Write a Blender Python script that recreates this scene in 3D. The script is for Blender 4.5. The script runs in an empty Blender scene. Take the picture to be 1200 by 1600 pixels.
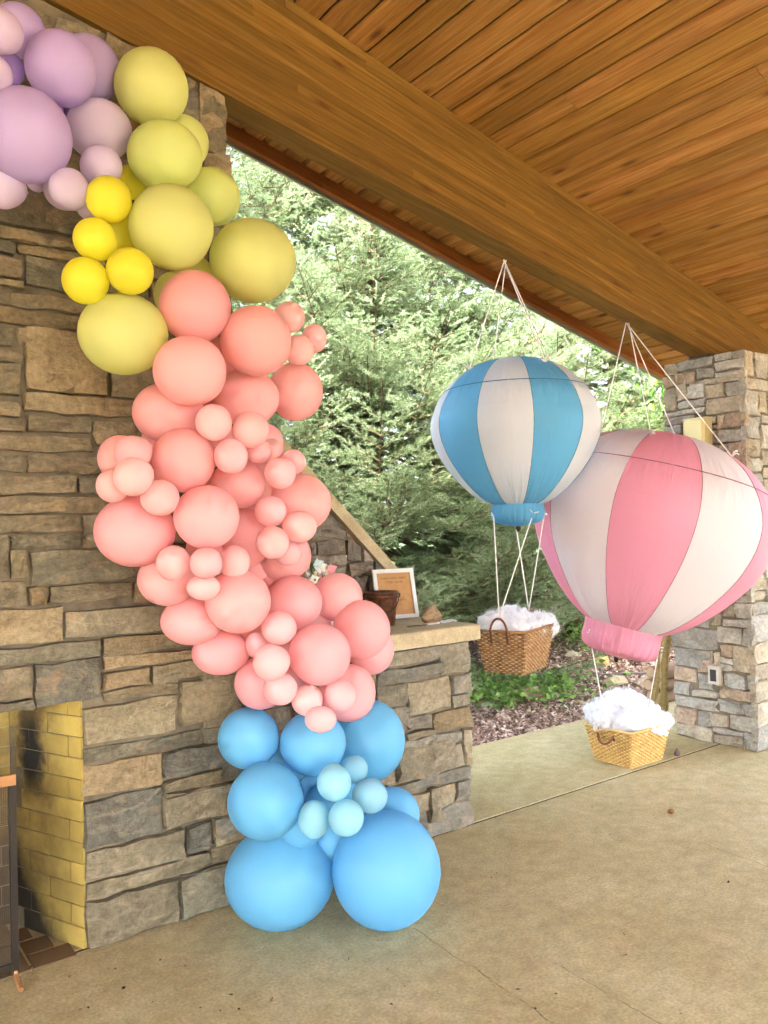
import bpy, bmesh, math, random, json
import numpy as np
from mathutils import Vector, Matrix, noise

# ------------------------------------------------------------------ scene, camera, light
sc = bpy.context.scene
C = sc.collection
CAM = np.array([0.0, 0.0, 1.5])
CF = np.array([0.59390301, 0.80428169, 0.02025263])      # forward
CR = np.array([0.80447923, -0.5933717, -0.02689238])     # right
CU = np.array([0.00961171, -0.03226429, 0.99943315])     # up
FPX = 1262.75                                            # focal length for a 1200 x 1600 frame
cam_data = bpy.data.cameras.new('camera')
cam_data.sensor_fit = 'VERTICAL'; cam_data.sensor_height = 24.0
cam_data.lens = FPX / 1600 * 24.0
cam_data.clip_start = 0.05; cam_data.clip_end = 2000
cam = bpy.data.objects.new('camera', cam_data); C.objects.link(cam)
cam.matrix_world = Matrix(((CR[0], CU[0], -CF[0], CAM[0]), (CR[1], CU[1], -CF[1], CAM[1]),
                           (CR[2], CU[2], -CF[2], CAM[2]), (0, 0, 0, 1)))
sc.camera = cam

SUN_ELEV, SUN_AZ = math.radians(56), math.radians(215)    # azimuth measured from +Y towards +X
world = bpy.data.worlds.new('World'); sc.world = world; world.use_nodes = True
wn = world.node_tree; wn.nodes.clear()
w_out = wn.nodes.new('ShaderNodeOutputWorld'); w_bg = wn.nodes.new('ShaderNodeBackground')
w_sky = wn.nodes.new('ShaderNodeTexSky'); w_hs = wn.nodes.new('ShaderNodeHueSaturation')
w_sky.sky_type = 'NISHITA'; w_sky.sun_disc = False
w_sky.sun_elevation = SUN_ELEV; w_sky.sun_rotation = SUN_AZ
w_sky.dust_density = 4.0; w_sky.air_density = 1.0
w_hs.inputs['Saturation'].default_value = 0.62           # thin white overcast
w_bg.inputs['Strength'].default_value = 0.15
wn.links.new(w_sky.outputs[0], w_hs.inputs['Color']); wn.links.new(w_hs.outputs[0], w_bg.inputs[0])
wn.links.new(w_bg.outputs[0], w_out.inputs[0])
sun_d = bpy.data.lights.new('sun', 'SUN'); sun_d.energy = 1.5; sun_d.angle = math.radians(14)
sun_d.color = (1.0, 0.97, 0.91)
sun = bpy.data.objects.new('sun', sun_d); C.objects.link(sun)
sdir = Vector((math.sin(SUN_AZ) * math.cos(SUN_ELEV), math.cos(SUN_AZ) * math.cos(SUN_ELEV), math.sin(SUN_ELEV)))
sun.rotation_euler = sdir.to_track_quat('Z', 'Y').to_euler(); sun.location = sdir * 30

vs = sc.view_settings
vs.view_transform = 'Standard'; vs.look = 'None'; vs.gamma = 1.0; vs.use_curve_mapping = False
vs.exposure = 4.0
sc.cycles.use_denoising = True
sc.cycles.max_bounces = 6; sc.cycles.diffuse_bounces = 4; sc.cycles.glossy_bounces = 2; sc.cycles.adaptive_threshold = 0.07; sc.cycles.adaptive_min_samples = 12; sc.cycles.transparent_max_bounces = 8
sc.cycles.sample_clamp_indirect = 6

# ------------------------------------------------------------------ helpers
def at(x, y, z):
    """point seen at photo pixel (x, y), z metres deep along the view axis"""
    return CAM + (CF * FPX + CR * (x - 600) - CU * (y - 800)) * (z / FPX)
def at_y(x, y, Y):
    d = CF * FPX + CR * (x - 600) - CU * (y - 800); return CAM + d * (Y / d[1])
def at_z(x, y, Z):
    d = CF * FPX + CR * (x - 600) - CU * (y - 800); return CAM + d * ((Z - CAM[2]) / d[2])
def lin(r, g, b):
    f = lambda c: (c / 255 / 12.92) if c / 255 <= .04045 else ((c / 255 + .055) / 1.055) ** 2.4
    return (f(r), f(g), f(b))

ORG = {}
def thing(name, loc, label=None, cat=None, group=None, kind=None, parent=None):
    o = bpy.data.objects.new(name, None); C.objects.link(o)
    o.empty_display_size = .1
    p = np.array(loc, float)
    if parent is not None:
        o.parent = parent; o.location = p - ORG[parent.name]
    else:
        o.location = p
    ORG[o.name] = p
    tag(o, label, cat, group, kind)
    return o
def tag(o, label=None, cat=None, group=None, kind=None):
    if label: o['label'] = label
    if cat: o['category'] = cat
    if group: o['group'] = group
    if kind: o['kind'] = kind
    return o
def obj(name, verts, faces, mat, parent=None, color=None, smooth=False, origin=None):
    """one mesh object from world-space verts"""
    v = np.asarray(verts, float).reshape(-1, 3)
    c = v.mean(0) if origin is None else np.array(origin, float)
    me = bpy.data.meshes.new(name); me.from_pydata((v - c).tolist(), [], [list(map(int, f)) for f in faces])
    return mobj(name, me, mat, parent, color, smooth, c)
def mobj(name, me, mat, parent, color, smooth, c):
    if mat is not None and not me.materials: me.materials.append(mat)
    if smooth and len(me.polygons): me.polygons.foreach_set('use_smooth', [True] * len(me.polygons))
    o = bpy.data.objects.new(name, me); C.objects.link(o)
    if parent is not None:
        o.parent = parent; o.location = np.array(c) - ORG[parent.name]
    else:
        o.location = c
    ORG[o.name] = np.array(c, float)
    if color is not None: o.color = (*color[:3], 1)
    return o

class MB:
    """collects shapes for one mesh"""
    def __init__(s): s.v = []; s.f = []
    def add(s, v, f):
        n = len(s.v); s.v += [tuple(map(float, p)) for p in v]; s.f += [tuple(i + n for i in q) for q in f]; return s
    def box(s, a, b):
        x0, y0, z0 = a; x1, y1, z1 = b
        return s.add([(x0,y0,z0),(x1,y0,z0),(x1,y1,z0),(x0,y1,z0),(x0,y0,z1),(x1,y0,z1),(x1,y1,z1),(x0,y1,z1)],
                     [(0,3,2,1),(4,5,6,7),(0,1,5,4),(1,2,6,5),(2,3,7,6),(3,0,4,7)])
    def hexa(s, p):
        return s.add(p, [(0,3,2,1),(4,5,6,7),(0,1,5,4),(1,2,6,5),(2,3,7,6),(3,0,4,7)])
    def prism(s, poly, z0, z1, axis='z'):
        n = len(poly)
        if axis == 'z': v = [(p[0], p[1], z0) for p in poly] + [(p[0], p[1], z1) for p in poly]
        else: v = [(p[0], z0, p[1]) for p in poly] + [(p[0], z1, p[1]) for p in poly]
        return s.add(v, [tuple(range(n))[::-1], tuple(range(n, 2*n))] + [(i, (i+1) % n, n+(i+1) % n, n+i) for i in range(n)])
    def tube(s, pts, rad, n=8, caps=True):
        pts = [np.array(p, float) for p in pts]; m = len(pts)
        rad = rad if hasattr(rad, '__len__') else [rad] * m
        V = []; up = np.array([0, 0, 1.0])
        a = None
        for i in range(m):
            t = pts[min(i+1, m-1)] - pts[max(i-1, 0)]; t /= (np.linalg.norm(t) + 1e-9)
            if a is None:
                a = np.cross(t, up)
                if np.linalg.norm(a) < .05: a = np.cross(t, np.array([1.0, 0, 0]))
            a = a - t * (a @ t); a /= np.linalg.norm(a) + 1e-9
            b = np.cross(t, a)
            for k in range(n):
                w = 2*math.pi*k/n; V.append(pts[i] + (a*math.cos(w) + b*math.sin(w))*rad[i])
        Fc = [(i*n+k, i*n+(k+1) % n, (i+1)*n+(k+1) % n, (i+1)*n+k) for i in range(m-1) for k in range(n)]
        if caps: Fc += [tuple(range(n))[::-1], tuple((m-1)*n+k for k in range(n))]
        return s.add(V, Fc)
    def lathe(s, prof, c, n=32, close=False):
        V = []; c = np.array(c, float)
        for r, z in prof:
            for k in range(n):
                w = 2*math.pi*k/n; V.append(c + np.array([r*math.cos(w), r*math.sin(w), z]))
        m = len(prof)
        Fc = [(i*n+k, i*n+(k+1) % n, (i+1)*n+(k+1) % n, (i+1)*n+k) for i in range(m-1) for k in range(n)]
        if close: Fc += [tuple(range(n))[::-1], tuple((m-1)*n+k for k in range(n))]
        return s.add(V, Fc)
    def build(s, name, mat, parent=None, color=None, smooth=False, origin=None):
        return obj(name, s.v, s.f, mat, parent, color, smooth, origin)

# ------------------------------------------------------------------ materials
class M:
    """tiny node helper"""
    def __init__(s, name):
        s.m = bpy.data.materials.new(name); s.m.use_nodes = True; s.t = s.m.node_tree
        s.b = s.t.nodes['Principled BSDF']; s.out = s.t.nodes['Material Output']
    def n(s, typ, **kw):
        nd = s.t.nodes.new('ShaderNode' + typ)
        for k, v in kw.items(): setattr(nd, k, v)
        return nd
    def l(s, a, b): s.t.links.new(a, b)
    def noise(s, scale, detail=4, rough=.6, vec=None, dist=0):
        nd = s.n('TexNoise'); nd.inputs['Scale'].default_value = scale; nd.inputs['Detail'].default_value = detail
        nd.inputs['Roughness'].default_value = rough; nd.inputs['Distortion'].default_value = dist
        if vec is not None: s.l(vec, nd.inputs['Vector'])
        return nd.outputs['Fac']
    def ramp(s, fac, stops):
        nd = s.n('ValToRGB'); e = nd.color_ramp.elements
        while len(e) < len(stops): e.new(.5)
        for k, (p, c) in enumerate(stops):
            e[k].position = p; e[k].color = (*c, 1) if hasattr(c, '__len__') else (c, c, c, 1)
        s.l(fac, nd.inputs[0]); return nd.outputs[0]
    def mix(s, fac, a, b, mode='MIX'):
        nd = s.n('Mix', data_type='RGBA', blend_type=mode)
        for v, i in ((fac, 0), (a, 6), (b, 7)):
            if isinstance(v, bpy.types.NodeSocket): s.l(v, nd.inputs[i])
            elif i == 0: nd.inputs[0].default_value = v
            else: nd.inputs[i].default_value = (*v, 1)
        return nd.outputs[2]
    def math(s, op, a, b=0):
        nd = s.n('Math', operation=op)
        for i, v in enumerate((a, b)):
            if isinstance(v, bpy.types.NodeSocket): s.l(v, nd.inputs[i])
            else: nd.inputs[i].default_value = v
        return nd.outputs[0]
    def mapping(s, vec, scale=(1,1,1), loc=(0,0,0), rot=(0,0,0)):
        nd = s.n('Mapping'); nd.inputs['Scale'].default_value = scale
        nd.inputs['Location'].default_value = loc; nd.inputs['Rotation'].default_value = rot
        s.l(vec, nd.inputs['Vector']); return nd.outputs[0]
    def bump(s, h, strength, dist, chain=None):
        nd = s.n('Bump'); nd.inputs['Strength'].default_value = strength; nd.inputs['Distance'].default_value = dist
        s.l(h, nd.inputs['Height'])
        if chain is not None: s.l(chain, nd.inputs['Normal'])
        return nd.outputs[0]
    def ocoord(s):
        """object coordinates shifted by a random amount per object"""
        tc = s.n('TexCoord').outputs['Object']; oi = s.n('ObjectInfo')
        v = s.n('VectorMath', operation='ADD'); sc_ = s.math('MULTIPLY', oi.outputs['Random'], 57.0)
        s.l(tc, v.inputs[0]); s.l(sc_, v.inputs[1]); return v.outputs[0], oi
    def base(s, c):
        if isinstance(c, bpy.types.NodeSocket): s.l(c, s.b.inputs['Base Color'])
        else: s.b.inputs['Base Color'].default_value = (*c, 1)
        return s
    def set(s, **kw):
        for k, v in kw.items(): s.b.inputs[k.replace('_', ' ')].default_value = v
        return s

def simple(name, col, rough=.6, **kw):
    m = M(name); m.base(col); m.set(Roughness=rough, **kw); return m.m

def mat_stone():
    m = M('stone'); v, oi = m.ocoord()
    n1 = m.noise(6, 5, .62, v, .9); n2 = m.noise(45, 4, .7, v)
    strat = m.noise(1, 4, .7, m.mapping(v, (6, 6, 17)), 1.2)
    c = m.mix(m.ramp(n1, [(.3, 0.), (.75, 1.)]), oi.outputs['Color'], m.mix(1.0, oi.outputs['Color'], (.52, .50, .48), 'MULTIPLY'))
    c = m.mix(m.ramp(strat, [(.5, 0.), (.72, .42)]), c, (.46, .38, .26))
    c = m.mix(m.ramp(n1, [(.24, .6), (.40, 0.)]), c, (.33, .20, .09))
    c = m.mix(1.0, c, m.ramp(n2, [(.25, .62), (.7, 1.2)]), 'MULTIPLY')
    m.base(c); m.set(Roughness=.88); m.b.inputs['Specular IOR Level'].default_value = .22
    h = m.math('ADD', m.math('ADD', n1, m.math('MULTIPLY', n2, .30)), m.math('MULTIPLY', strat, .55))
    m.l(m.bump(h, 1.0, .030), m.b.inputs['Normal']); return m.m
def mat_mortar():
    m = M('mortar'); p = m.n('TexCoord').outputs['Object']
    m.base(m.ramp(m.noise(14, 5, .6, p), [(.3, (.10, .08, .055)), (.75, (.24, .195, .125))])); m.set(Roughness=.95)
    return m.m
def mat_wood(name, c0, c1, c2, axis, rough=.5, knots=True, tilt=0):
    m = M(name); v, oi = m.ocoord()
    if tilt: v = m.mapping(v, rot=(0, -tilt, 0))
    sc_ = {'x': (1.3, 34, 34), 'y': (34, 1.3, 34)}[axis]; kn = {'x': (2.2, 8, 8), 'y': (8, 2.2, 8)}[axis]
    sf = {'x': (4, 220, 220), 'y': (220, 4, 220)}[axis]
    g = m.noise(1, 6, .65, m.mapping(v, sc_), 1.2); fine = m.noise(1, 3, .6, m.mapping(v, sf))
    big = m.noise(1, 3, .5, m.mapping(v, {'x': (.8, 3, 3), 'y': (3, .8, 3)}[axis]))
    c = m.ramp(g, [(.28, c0), (.5, c1), (.74, c2)])
    c = m.mix(.5, c, m.mix(1.0, c, m.ramp(fine, [(.3, .55), (.7, 1.3)]), 'MULTIPLY'))
    c = m.mix(.6, c, m.mix(1.0, c, m.ramp(big, [(.3, .6), (.7, 1.25)]), 'MULTIPLY'))
    c = m.mix(1.0, c, m.ramp(oi.outputs['Random'], [(0., .88), (1., 1.12)]), 'MULTIPLY')
    c = m.mix(1.0, c, oi.outputs['Color'], 'MULTIPLY')
    if knots:
        vo = m.n('TexVoronoi'); vo.inputs['Scale'].default_value = 1; m.l(m.mapping(v, kn), vo.inputs['Vector'])
        k = m.ramp(vo.outputs['Distance'], [(.05, 1.), (.12, .35), (.2, 0.)])
        c = m.mix(m.math('MULTIPLY', k, .8), c, (.075, .026, .008))
    m.base(c); m.set(Roughness=rough+.1); m.b.inputs['Specular IOR Level'].default_value = .18
    m.l(m.bump(m.math('ADD', g, fine), .25, .004), m.b.inputs['Normal']); return m.m
def mat_concrete():
    m = M('concrete'); p = m.n('NewGeometry').outputs['Position']
    n1 = m.noise(.55, 4, .6, p, .5); n2 = m.noise(3.5, 6, .65, p, .8); n3 = m.noise(90, 3, .6, p); n4 = m.noise(14, 4, .7, p)
    c = m.ramp(n2, [(.25, (.43, .365, .19)), (.5, (.50, .435, .245)), (.78, (.58, .515, .315))])
    c = m.mix(m.math('MULTIPLY', m.ramp(n1, [(.38, 1.), (.62, 0.)]), .42), c, (.33, .255, .11))
    c = m.mix(.7, c, m.mix(1.0, c, m.ramp(n3, [(.3, .66), (.7, 1.26)]), 'MULTIPLY'))
    c = m.mix(.5, c, m.mix(1.0, c, m.ramp(n4, [(.35, .7), (.65, 1.2)]), 'MULTIPLY'))
    # dark specks and rust stains
    vo = m.n('TexVoronoi'); vo.inputs['Scale'].default_value = 3.1; m.l(p, vo.inputs['Vector'])
    c = m.mix(m.ramp(vo.outputs['Distance'], [(.0, .8), (.010, .6), (.02, 0.)]), c, (.06, .045, .03))
    # hairline cracks, running roughly away from the camera
    sx = m.n('SeparateXYZ'); m.l(p, sx.inputs[0])
    wob = m.math('MULTIPLY', m.math('SUBTRACT', m.noise(5, 4, .7, p), .5), .05)
    for (x0, sl, ya, yb) in ((1.755, .05, .8, 2.42), (2.02, .04, 1.0, 1.9), (3.27, .06, 1.7, 2.2)):
        d = m.math('ABSOLUTE', m.math('SUBTRACT', m.math('ADD', sx.outputs[0], wob), m.math('ADD', m.math('MULTIPLY', sx.outputs[1], sl), x0)))
        k = m.math('MULTIPLY', m.math('LESS_THAN', d, .0028), m.math('MULTIPLY', m.math('GREATER_THAN', sx.outputs[1], ya), m.math('LESS_THAN', sx.outputs[1], yb)))
        k = m.math('MULTIPLY', k, m.ramp(n4, [(.38, 0.), (.55, .6)]))
        c = m.mix(k, c, (.09, .065, .035))
    m.base(c); m.set(Roughness=.72); m.b.inputs['Specular IOR Level'].default_value = .3
    h = m.math('ADD', m.math('MULTIPLY', n3, .5), m.math('ADD', n4, n2))
    m.l(m.bump(h, .35, .008), m.b.inputs['Normal']); return m.m
def mat_latex():
    m = M('balloon_latex'); oi = m.n('ObjectInfo')
    m.base(oi.outputs['Color']); m.set(Roughness=.40); m.b.inputs['Specular IOR Level'].default_value = .36
    tr = m.n('BsdfTranslucent'); m.l(oi.outputs['Color'], tr.inputs[0])
    mx = m.n('MixShader'); mx.inputs[0].default_value = .42
    m.l(m.b.outputs[0], mx.inputs[1]); m.l(tr.outputs[0], mx.inputs[2]); m.l(mx.outputs[0], m.out.inputs[0])
    return m.m
def mat_fabric():
    """thin inflated nylon: gathers running up and down near the seams"""
    m = M('balloon_fabric'); tc = m.n('TexCoord').outputs['UV']; oi = m.n('ObjectInfo')
    uv = m.n('SeparateXYZ'); m.l(tc, uv.inputs[0])
    r1 = m.noise(1, 3, .6, m.mapping(tc, (70, 3.2, 1)), .3)
    r2 = m.noise(1, 3, .6, m.mapping(tc, (26, 2.0, 1), (3, 7, 0)), .4)
    mask = m.ramp(uv.outputs[1], [(.0, .9), (.12, .7), (.3, .12), (.62, .12), (.74, .9), (.86, .7), (1., .25)])
    h = m.math('MULTIPLY', m.math('ADD', r1, r2), mask)
    m.l(m.bump(h, .8, .04), m.b.inputs['Normal'])
    m.base(oi.outputs['Color']); m.set(Roughness=.48); m.b.inputs['Specular IOR Level'].default_value = .3
    tr = m.n('BsdfTranslucent'); m.l(oi.outputs['Color'], tr.inputs[0])
    mx = m.n('MixShader'); mx.inputs[0].default_value = .42
    m.l(m.b.outputs[0], mx.inputs[1]); m.l(tr.outputs[0], mx.inputs[2]); m.l(mx.outputs[0], m.out.inputs[0])
    return m.m
def mat_leaf(name, c0, c1, c2, trans=.35, rough=.55):
    m = M(name); a = m.n('Attribute', attribute_name='tint'); p = m.n('NewGeometry').outputs['Position']
    f = m.math('ADD', m.math('MULTIPLY', a.outputs['Fac'], .8), m.math('MULTIPLY', m.noise(1.3, 3, .6, p), .4))
    c = m.ramp(f, [(.12, c0), (.55, c1), (1., c2)])
    m.base(c); m.set(Roughness=rough); m.b.inputs['Specular IOR Level'].default_value = .3
    tr = m.n('BsdfTranslucent'); m.l(c, tr.inputs[0])
    mx = m.n('MixShader'); mx.inputs[0].default_value = trans
    m.l(m.b.outputs[0], mx.inputs[1]); m.l(tr.outputs[0], mx.inputs[2]); m.l(mx.outputs[0], m.out.inputs[0])
    return m.m
def mat_tint(name, stops, rough=.9):
    m = M(name); a = m.n('Attribute', attribute_name='tint')
    m.base(m.ramp(a.outputs['Fac'], stops)); m.set(Roughness=rough); return m.m
def mat_ground():
    m = M('ground_soil'); p = m.n('NewGeometry').outputs['Position']
    n1 = m.noise(.35, 4, .6, p); n2 = m.noise(30, 4, .7, p)
    c = m.ramp(n2, [(.3, (.07, .035, .02)), (.55, (.16, .085, .05)), (.75, (.27, .17, .11))])
    g = m.ramp(n2, [(.3, (.03, .06, .012)), (.7, (.09, .15, .03))])
    sx = m.n('SeparateXYZ'); m.l(p, sx.inputs[0])
    far = m.math('ADD', m.math('MULTIPLY', m.math('SUBTRACT', sx.outputs[1], 9.5), .5), m.math('MULTIPLY', m.math('SUBTRACT', n1, .5), 6))
    m.base(m.mix(m.ramp(far, [(0., 0.), (1., 1.)]), c, g)); m.set(Roughness=.95)
    m.l(m.bump(n2, .8, .03), m.b.inputs['Normal']); return m.m
def mat_firebrick():
    m = M('firebrick'); v, oi = m.ocoord(); p = m.n('NewGeometry').outputs['Position']
    c = m.mix(m.noise(12, 5, .6, v), (.50, .365, .075), (.64, .50, .13))
    c = m.mix(1.0, c, m.ramp(oi.outputs['Random'], [(0., .8), (1., 1.12)]), 'MULTIPLY')
    sx = m.n('SeparateXYZ'); m.l(p, sx.inputs[0])
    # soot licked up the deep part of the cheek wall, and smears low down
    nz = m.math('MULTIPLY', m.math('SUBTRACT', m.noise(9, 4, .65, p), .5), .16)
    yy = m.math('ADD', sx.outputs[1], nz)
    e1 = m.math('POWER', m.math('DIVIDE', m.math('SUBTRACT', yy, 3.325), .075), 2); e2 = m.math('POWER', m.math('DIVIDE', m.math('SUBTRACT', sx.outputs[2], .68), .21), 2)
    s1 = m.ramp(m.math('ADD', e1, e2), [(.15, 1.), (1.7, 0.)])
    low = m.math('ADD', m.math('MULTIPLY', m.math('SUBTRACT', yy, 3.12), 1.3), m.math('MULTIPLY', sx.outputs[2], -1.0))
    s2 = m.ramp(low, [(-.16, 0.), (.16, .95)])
    grime_shade = m.ramp(m.noise(5, 5, .65, p), [(.28, .15), (.68, .75)])
    c = m.mix(m.math('MULTIPLY', grime_shade, m.ramp(m.math('MULTIPLY', m.math('SUBTRACT', yy, 3.04), 4.5), [(0., .25), (1., 1.6)])), c, (.20, .13, .045))  # grime, plus the light dimming into the firebox painted as browner brick
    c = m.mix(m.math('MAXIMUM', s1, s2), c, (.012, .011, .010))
    m.base(c); m.set(Roughness=.9)
    m.l(m.bump(m.noise(40, 4, .6, v), .3, .004), m.b.inputs['Normal']); return m.m
def mat_weave(name, c0, c1, c2):
    m = M(name); v, oi = m.ocoord(); a = m.n('Attribute', attribute_name='tint')
    f = m.math('ADD', m.math('MULTIPLY', a.outputs['Fac'], .75), m.math('MULTIPLY', m.noise(60, 3, .6, v), .3))
    c = m.ramp(f, [(.15, c0), (.5, c1), (.9, c2)])
    m.base(c); m.set(Roughness=.75); m.l(m.bump(m.noise(160, 3, .6, v), .4, .003), m.b.inputs['Normal']); return m.m

MS, MM = mat_stone(), mat_mortar()
M_CEIL = mat_wood('ceiling_wood', (.23, .104, .024), (.345, .168, .042), (.49, .265, .08), 'y', .5)
M_BEAM = mat_wood('beam_wood', (.105, .052, .010), (.165, .085, .016), (.24, .135, .032), 'x', .45, True, .222)
M_FASC = mat_wood('fascia_wood', (.22, .07, .018), (.32, .11, .028), (.40, .16, .045), 'x', .55, False, .24)
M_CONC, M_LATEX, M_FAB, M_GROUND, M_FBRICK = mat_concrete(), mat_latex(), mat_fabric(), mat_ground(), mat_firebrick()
M_ROPE = simple('rope', (.82, .80, .80), .85)
M_COTTON = simple('cotton', (.70, .72, .77), 1.0)
M_METAL = simple('dark_metal', (.035, .028, .022), .45, Metallic=.6)
M_EDGE = simple('drip_edge_metal', (.30, .34, .26), .5, Metallic=.3)

# stone layouts, mm: u0,u1,z0,z1
FIRE = [[462,978,2601,2807,1],[461,977,2549,2599,1],[463,659,2492,2545,1],[663,977,2509,2547,1],[462,678,2412,2487,1],[683,979,2391,2506,1],[462,681,2380,2407,1],[461,632,2316,2378,1],[636,907,2316,2375,1],[461,909,2247,2313,1],[463,655,2165,2242,1],[660,977,2184,2243,1],[464,676,2116,2159,1],[680,975,2021,2181,1],[978,1277,2021,2179,1],[462,668,1993,2112,1],[463,666,1919,1989,1],[672,1136,1942,2018,1],[461,679,1875,1914,1],[682,914,1872,1938,1],[918,1276,1834,1938,1],[464,914,1803,1869,1],[462,673,1728,1799,1],[677,1038,1726,1798,1],[462,850,1652,1725,1],[853,1137,1652,1723,1],[461,1029,1585,1648,1],[462,872,1515,1582,1],[873,1353,1501,1582,1],[871,1097,1461,1499,1],[622,866,1462,1512,1],[461,619,1353,1513,1],[624,683,1356,1457,1],[687,1362,1330,1458,1],[462,678,1259,1350,1],[684,740,1261,1327,1],[746,1048,1260,1326,1],[1053,1362,1239,1327,1],[462,795,1126,1256,1],[798,1382,1126,1237,1],[463,928,1057,1122,1],[931,1385,1053,1122,1],[933,1487,1002,1051,1],[464,689,940,1051,1],[463,690,896,937,1],[692,930,896,1050,1],[932,1110,930,1000,1],[1114,1486,930,998,1],[933,1218,882,925,1],[854,1220,729,878,1],[1224,1486,738,926,1],[855,1317,668,726,1],[1322,1486,665,732,1],[855,1151,539,664,1],[1155,1388,554,660,1],[1154,1389,502,551,1],[854,1150,360,536,1],[1153,1488,366,499,1],[855,1231,246,356,1],[1235,1347,246,363,1],[1350,1488,253,363,1],[854,1338,175,243,1],[855,1205,3,172,1],[1210,1488,3,168,1],[1364,1488,3058,3417,1],[1361,1489,2893,3054,1],[-949,-601,1,159,0],[-599,-1,1,169,0],[1210,1488,2,168,0],[-949,-601,161,309,0],[-599,-1,171,369,0],[1342,1488,172,248,0],[1352,1488,252,362,0],[-949,-601,311,519,0],[-599,-1,371,489,0],[1154,1486,368,498,0],[-598,-2,492,658,0],[1392,1486,502,708,0],[-948,-602,522,728,0],[-599,-1,661,819,0],[1322,1486,712,998,0],[-948,-602,732,918,0],[-599,-321,821,1029,0],[1113,1221,881,999,0],[-319,149,897,1009,0],[151,459,897,1099,0],[-948,-602,922,1078,0],[-319,149,1011,1169,0],[-598,-322,1032,1198,0],[-949,-601,1081,1179,0],[1387,1489,1055,1299,0],[152,458,1102,1248,0],[-319,149,1171,1349,0],[-949,-601,1181,1299,0],[-599,-321,1201,1349,0],[152,458,1252,1398,0],[-948,-602,1302,1428,0],[1365,1489,1301,1469,0],[1101,1363,1329,1459,0],[-598,-192,1352,1488,0],[-189,149,1351,1459,0],[152,458,1402,1518,0],[-949,-601,1431,1629,0],[-188,148,1462,1598,0],[876,1358,1462,1558,0],[1362,1488,1472,1598,0],[-598,-192,1492,1588,0],[151,459,1521,1699,0],[1031,1359,1561,1649,0],[-599,-191,1591,1729,0],[632,1028,1586,1648,0],[-189,149,1601,1789,0],[1361,1489,1601,1789,0],[-948,-602,1632,1818,0],[1141,1279,1651,1849,0],[152,458,1702,1848,0],[-599,-291,1731,1829,0],[-289,-191,1731,1929,0],[1041,1139,1727,1829,0],[-188,148,1792,1958,0],[1362,1488,1792,1928,0],[1282,1358,1654,1938,0],[-948,-602,1822,1938,0],[-598,-292,1832,1968,0],[151,459,1851,2019,0],[1142,1278,1852,1988,0],[-289,-191,1931,2109,0],[1361,1489,1931,2119,0],[-948,-602,1942,2088,0],[1282,1358,1942,2118,0],[-188,148,1962,2118,0],[-599,-291,1971,2139,0],[1142,1278,1992,2098,0],[151,459,2021,2139,0],[-948,-602,2092,2188,0],[1141,1279,2101,2209,0],[-289,-191,2111,2319,0],[-189,149,2121,2309,0],[1281,1399,2121,2239,0],[1402,1488,2122,2288,0],[-598,-292,2142,2278,0],[151,459,2141,2289,0],[982,1138,2022,2278,0],[682,974,2022,2248,0],[-949,-601,2191,2359,0],[1141,1279,2211,2319,0],[1282,1398,2242,2408,0],[911,977,2251,2389,0],[-599,-291,2281,2479,0],[981,1139,2281,2409,0],[151,459,2291,2389,0],[1401,1489,2291,2429,0],[-188,148,2312,2448,0],[-288,-192,2322,2528,0],[1142,1278,2322,2488,0],[-948,-602,2362,2558,0],[152,458,2392,2598,0],[982,1138,2412,2538,0],[1282,1398,2412,2588,0],[1401,1489,2431,2629,0],[-188,148,2452,2558,0],[-598,-292,2482,2678,0],[1142,1278,2492,2668,0],[-289,-191,2531,2669,0],[982,1138,2542,2648,0],[551,977,2549,2599,0],[-948,-602,2562,2668,0],[-188,148,2562,2698,0],[1281,1399,2591,2779,0],[152,458,2602,2778,0],[461,977,2601,2809,0],[1401,1489,2631,2749,0],[982,1138,2652,2848,0],[-949,-601,2671,2779,0],[-288,-192,2672,2778,0],[1142,1278,2672,2848,0],[-599,-291,2681,2839,0],[-188,148,2702,2818,0],[1401,1489,2751,2889,0],[-949,-601,2781,2919,0],[-289,-191,2781,2919,0],[152,458,2782,2968,0],[1282,1358,2782,2978,0],[461,799,2811,2939,0],[801,977,2811,2919,0],[-189,149,2821,2999,0],[-599,-291,2841,3019,0],[981,1279,2851,2959,0],[1361,1489,2891,3055,0],[-948,-602,2922,3078,0],[-288,-192,2922,3128,0],[802,976,2922,3048,0],[462,798,2942,3088,0],[982,1278,2962,3148,0],[151,459,2971,3119,0],[1281,1359,2981,3129,0],[-189,149,3001,3159,0],[-599,-291,3021,3229,0],[802,976,3052,3188,0],[-948,-602,3082,3288,0],[461,799,3091,3289,0],[152,458,3122,3288,0],[-289,-191,3131,3269,0],[1281,1359,3131,3279,0],[982,1278,3152,3248,0],[-188,148,3162,3278,0],[801,977,3191,3349,0],[-599,-291,3231,3369,0],[1364,1488,3058,3418,0],[981,1279,3251,3419,0],[-289,-191,3271,3419,0],[-188,148,3282,3418,0],[1282,1358,3282,3418,0],[-949,-601,3291,3419,0],[151,479,3291,3419,0],[481,799,3291,3419,0],[802,976,3352,3418,0],[-599,-291,3371,3419,0]]
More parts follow.
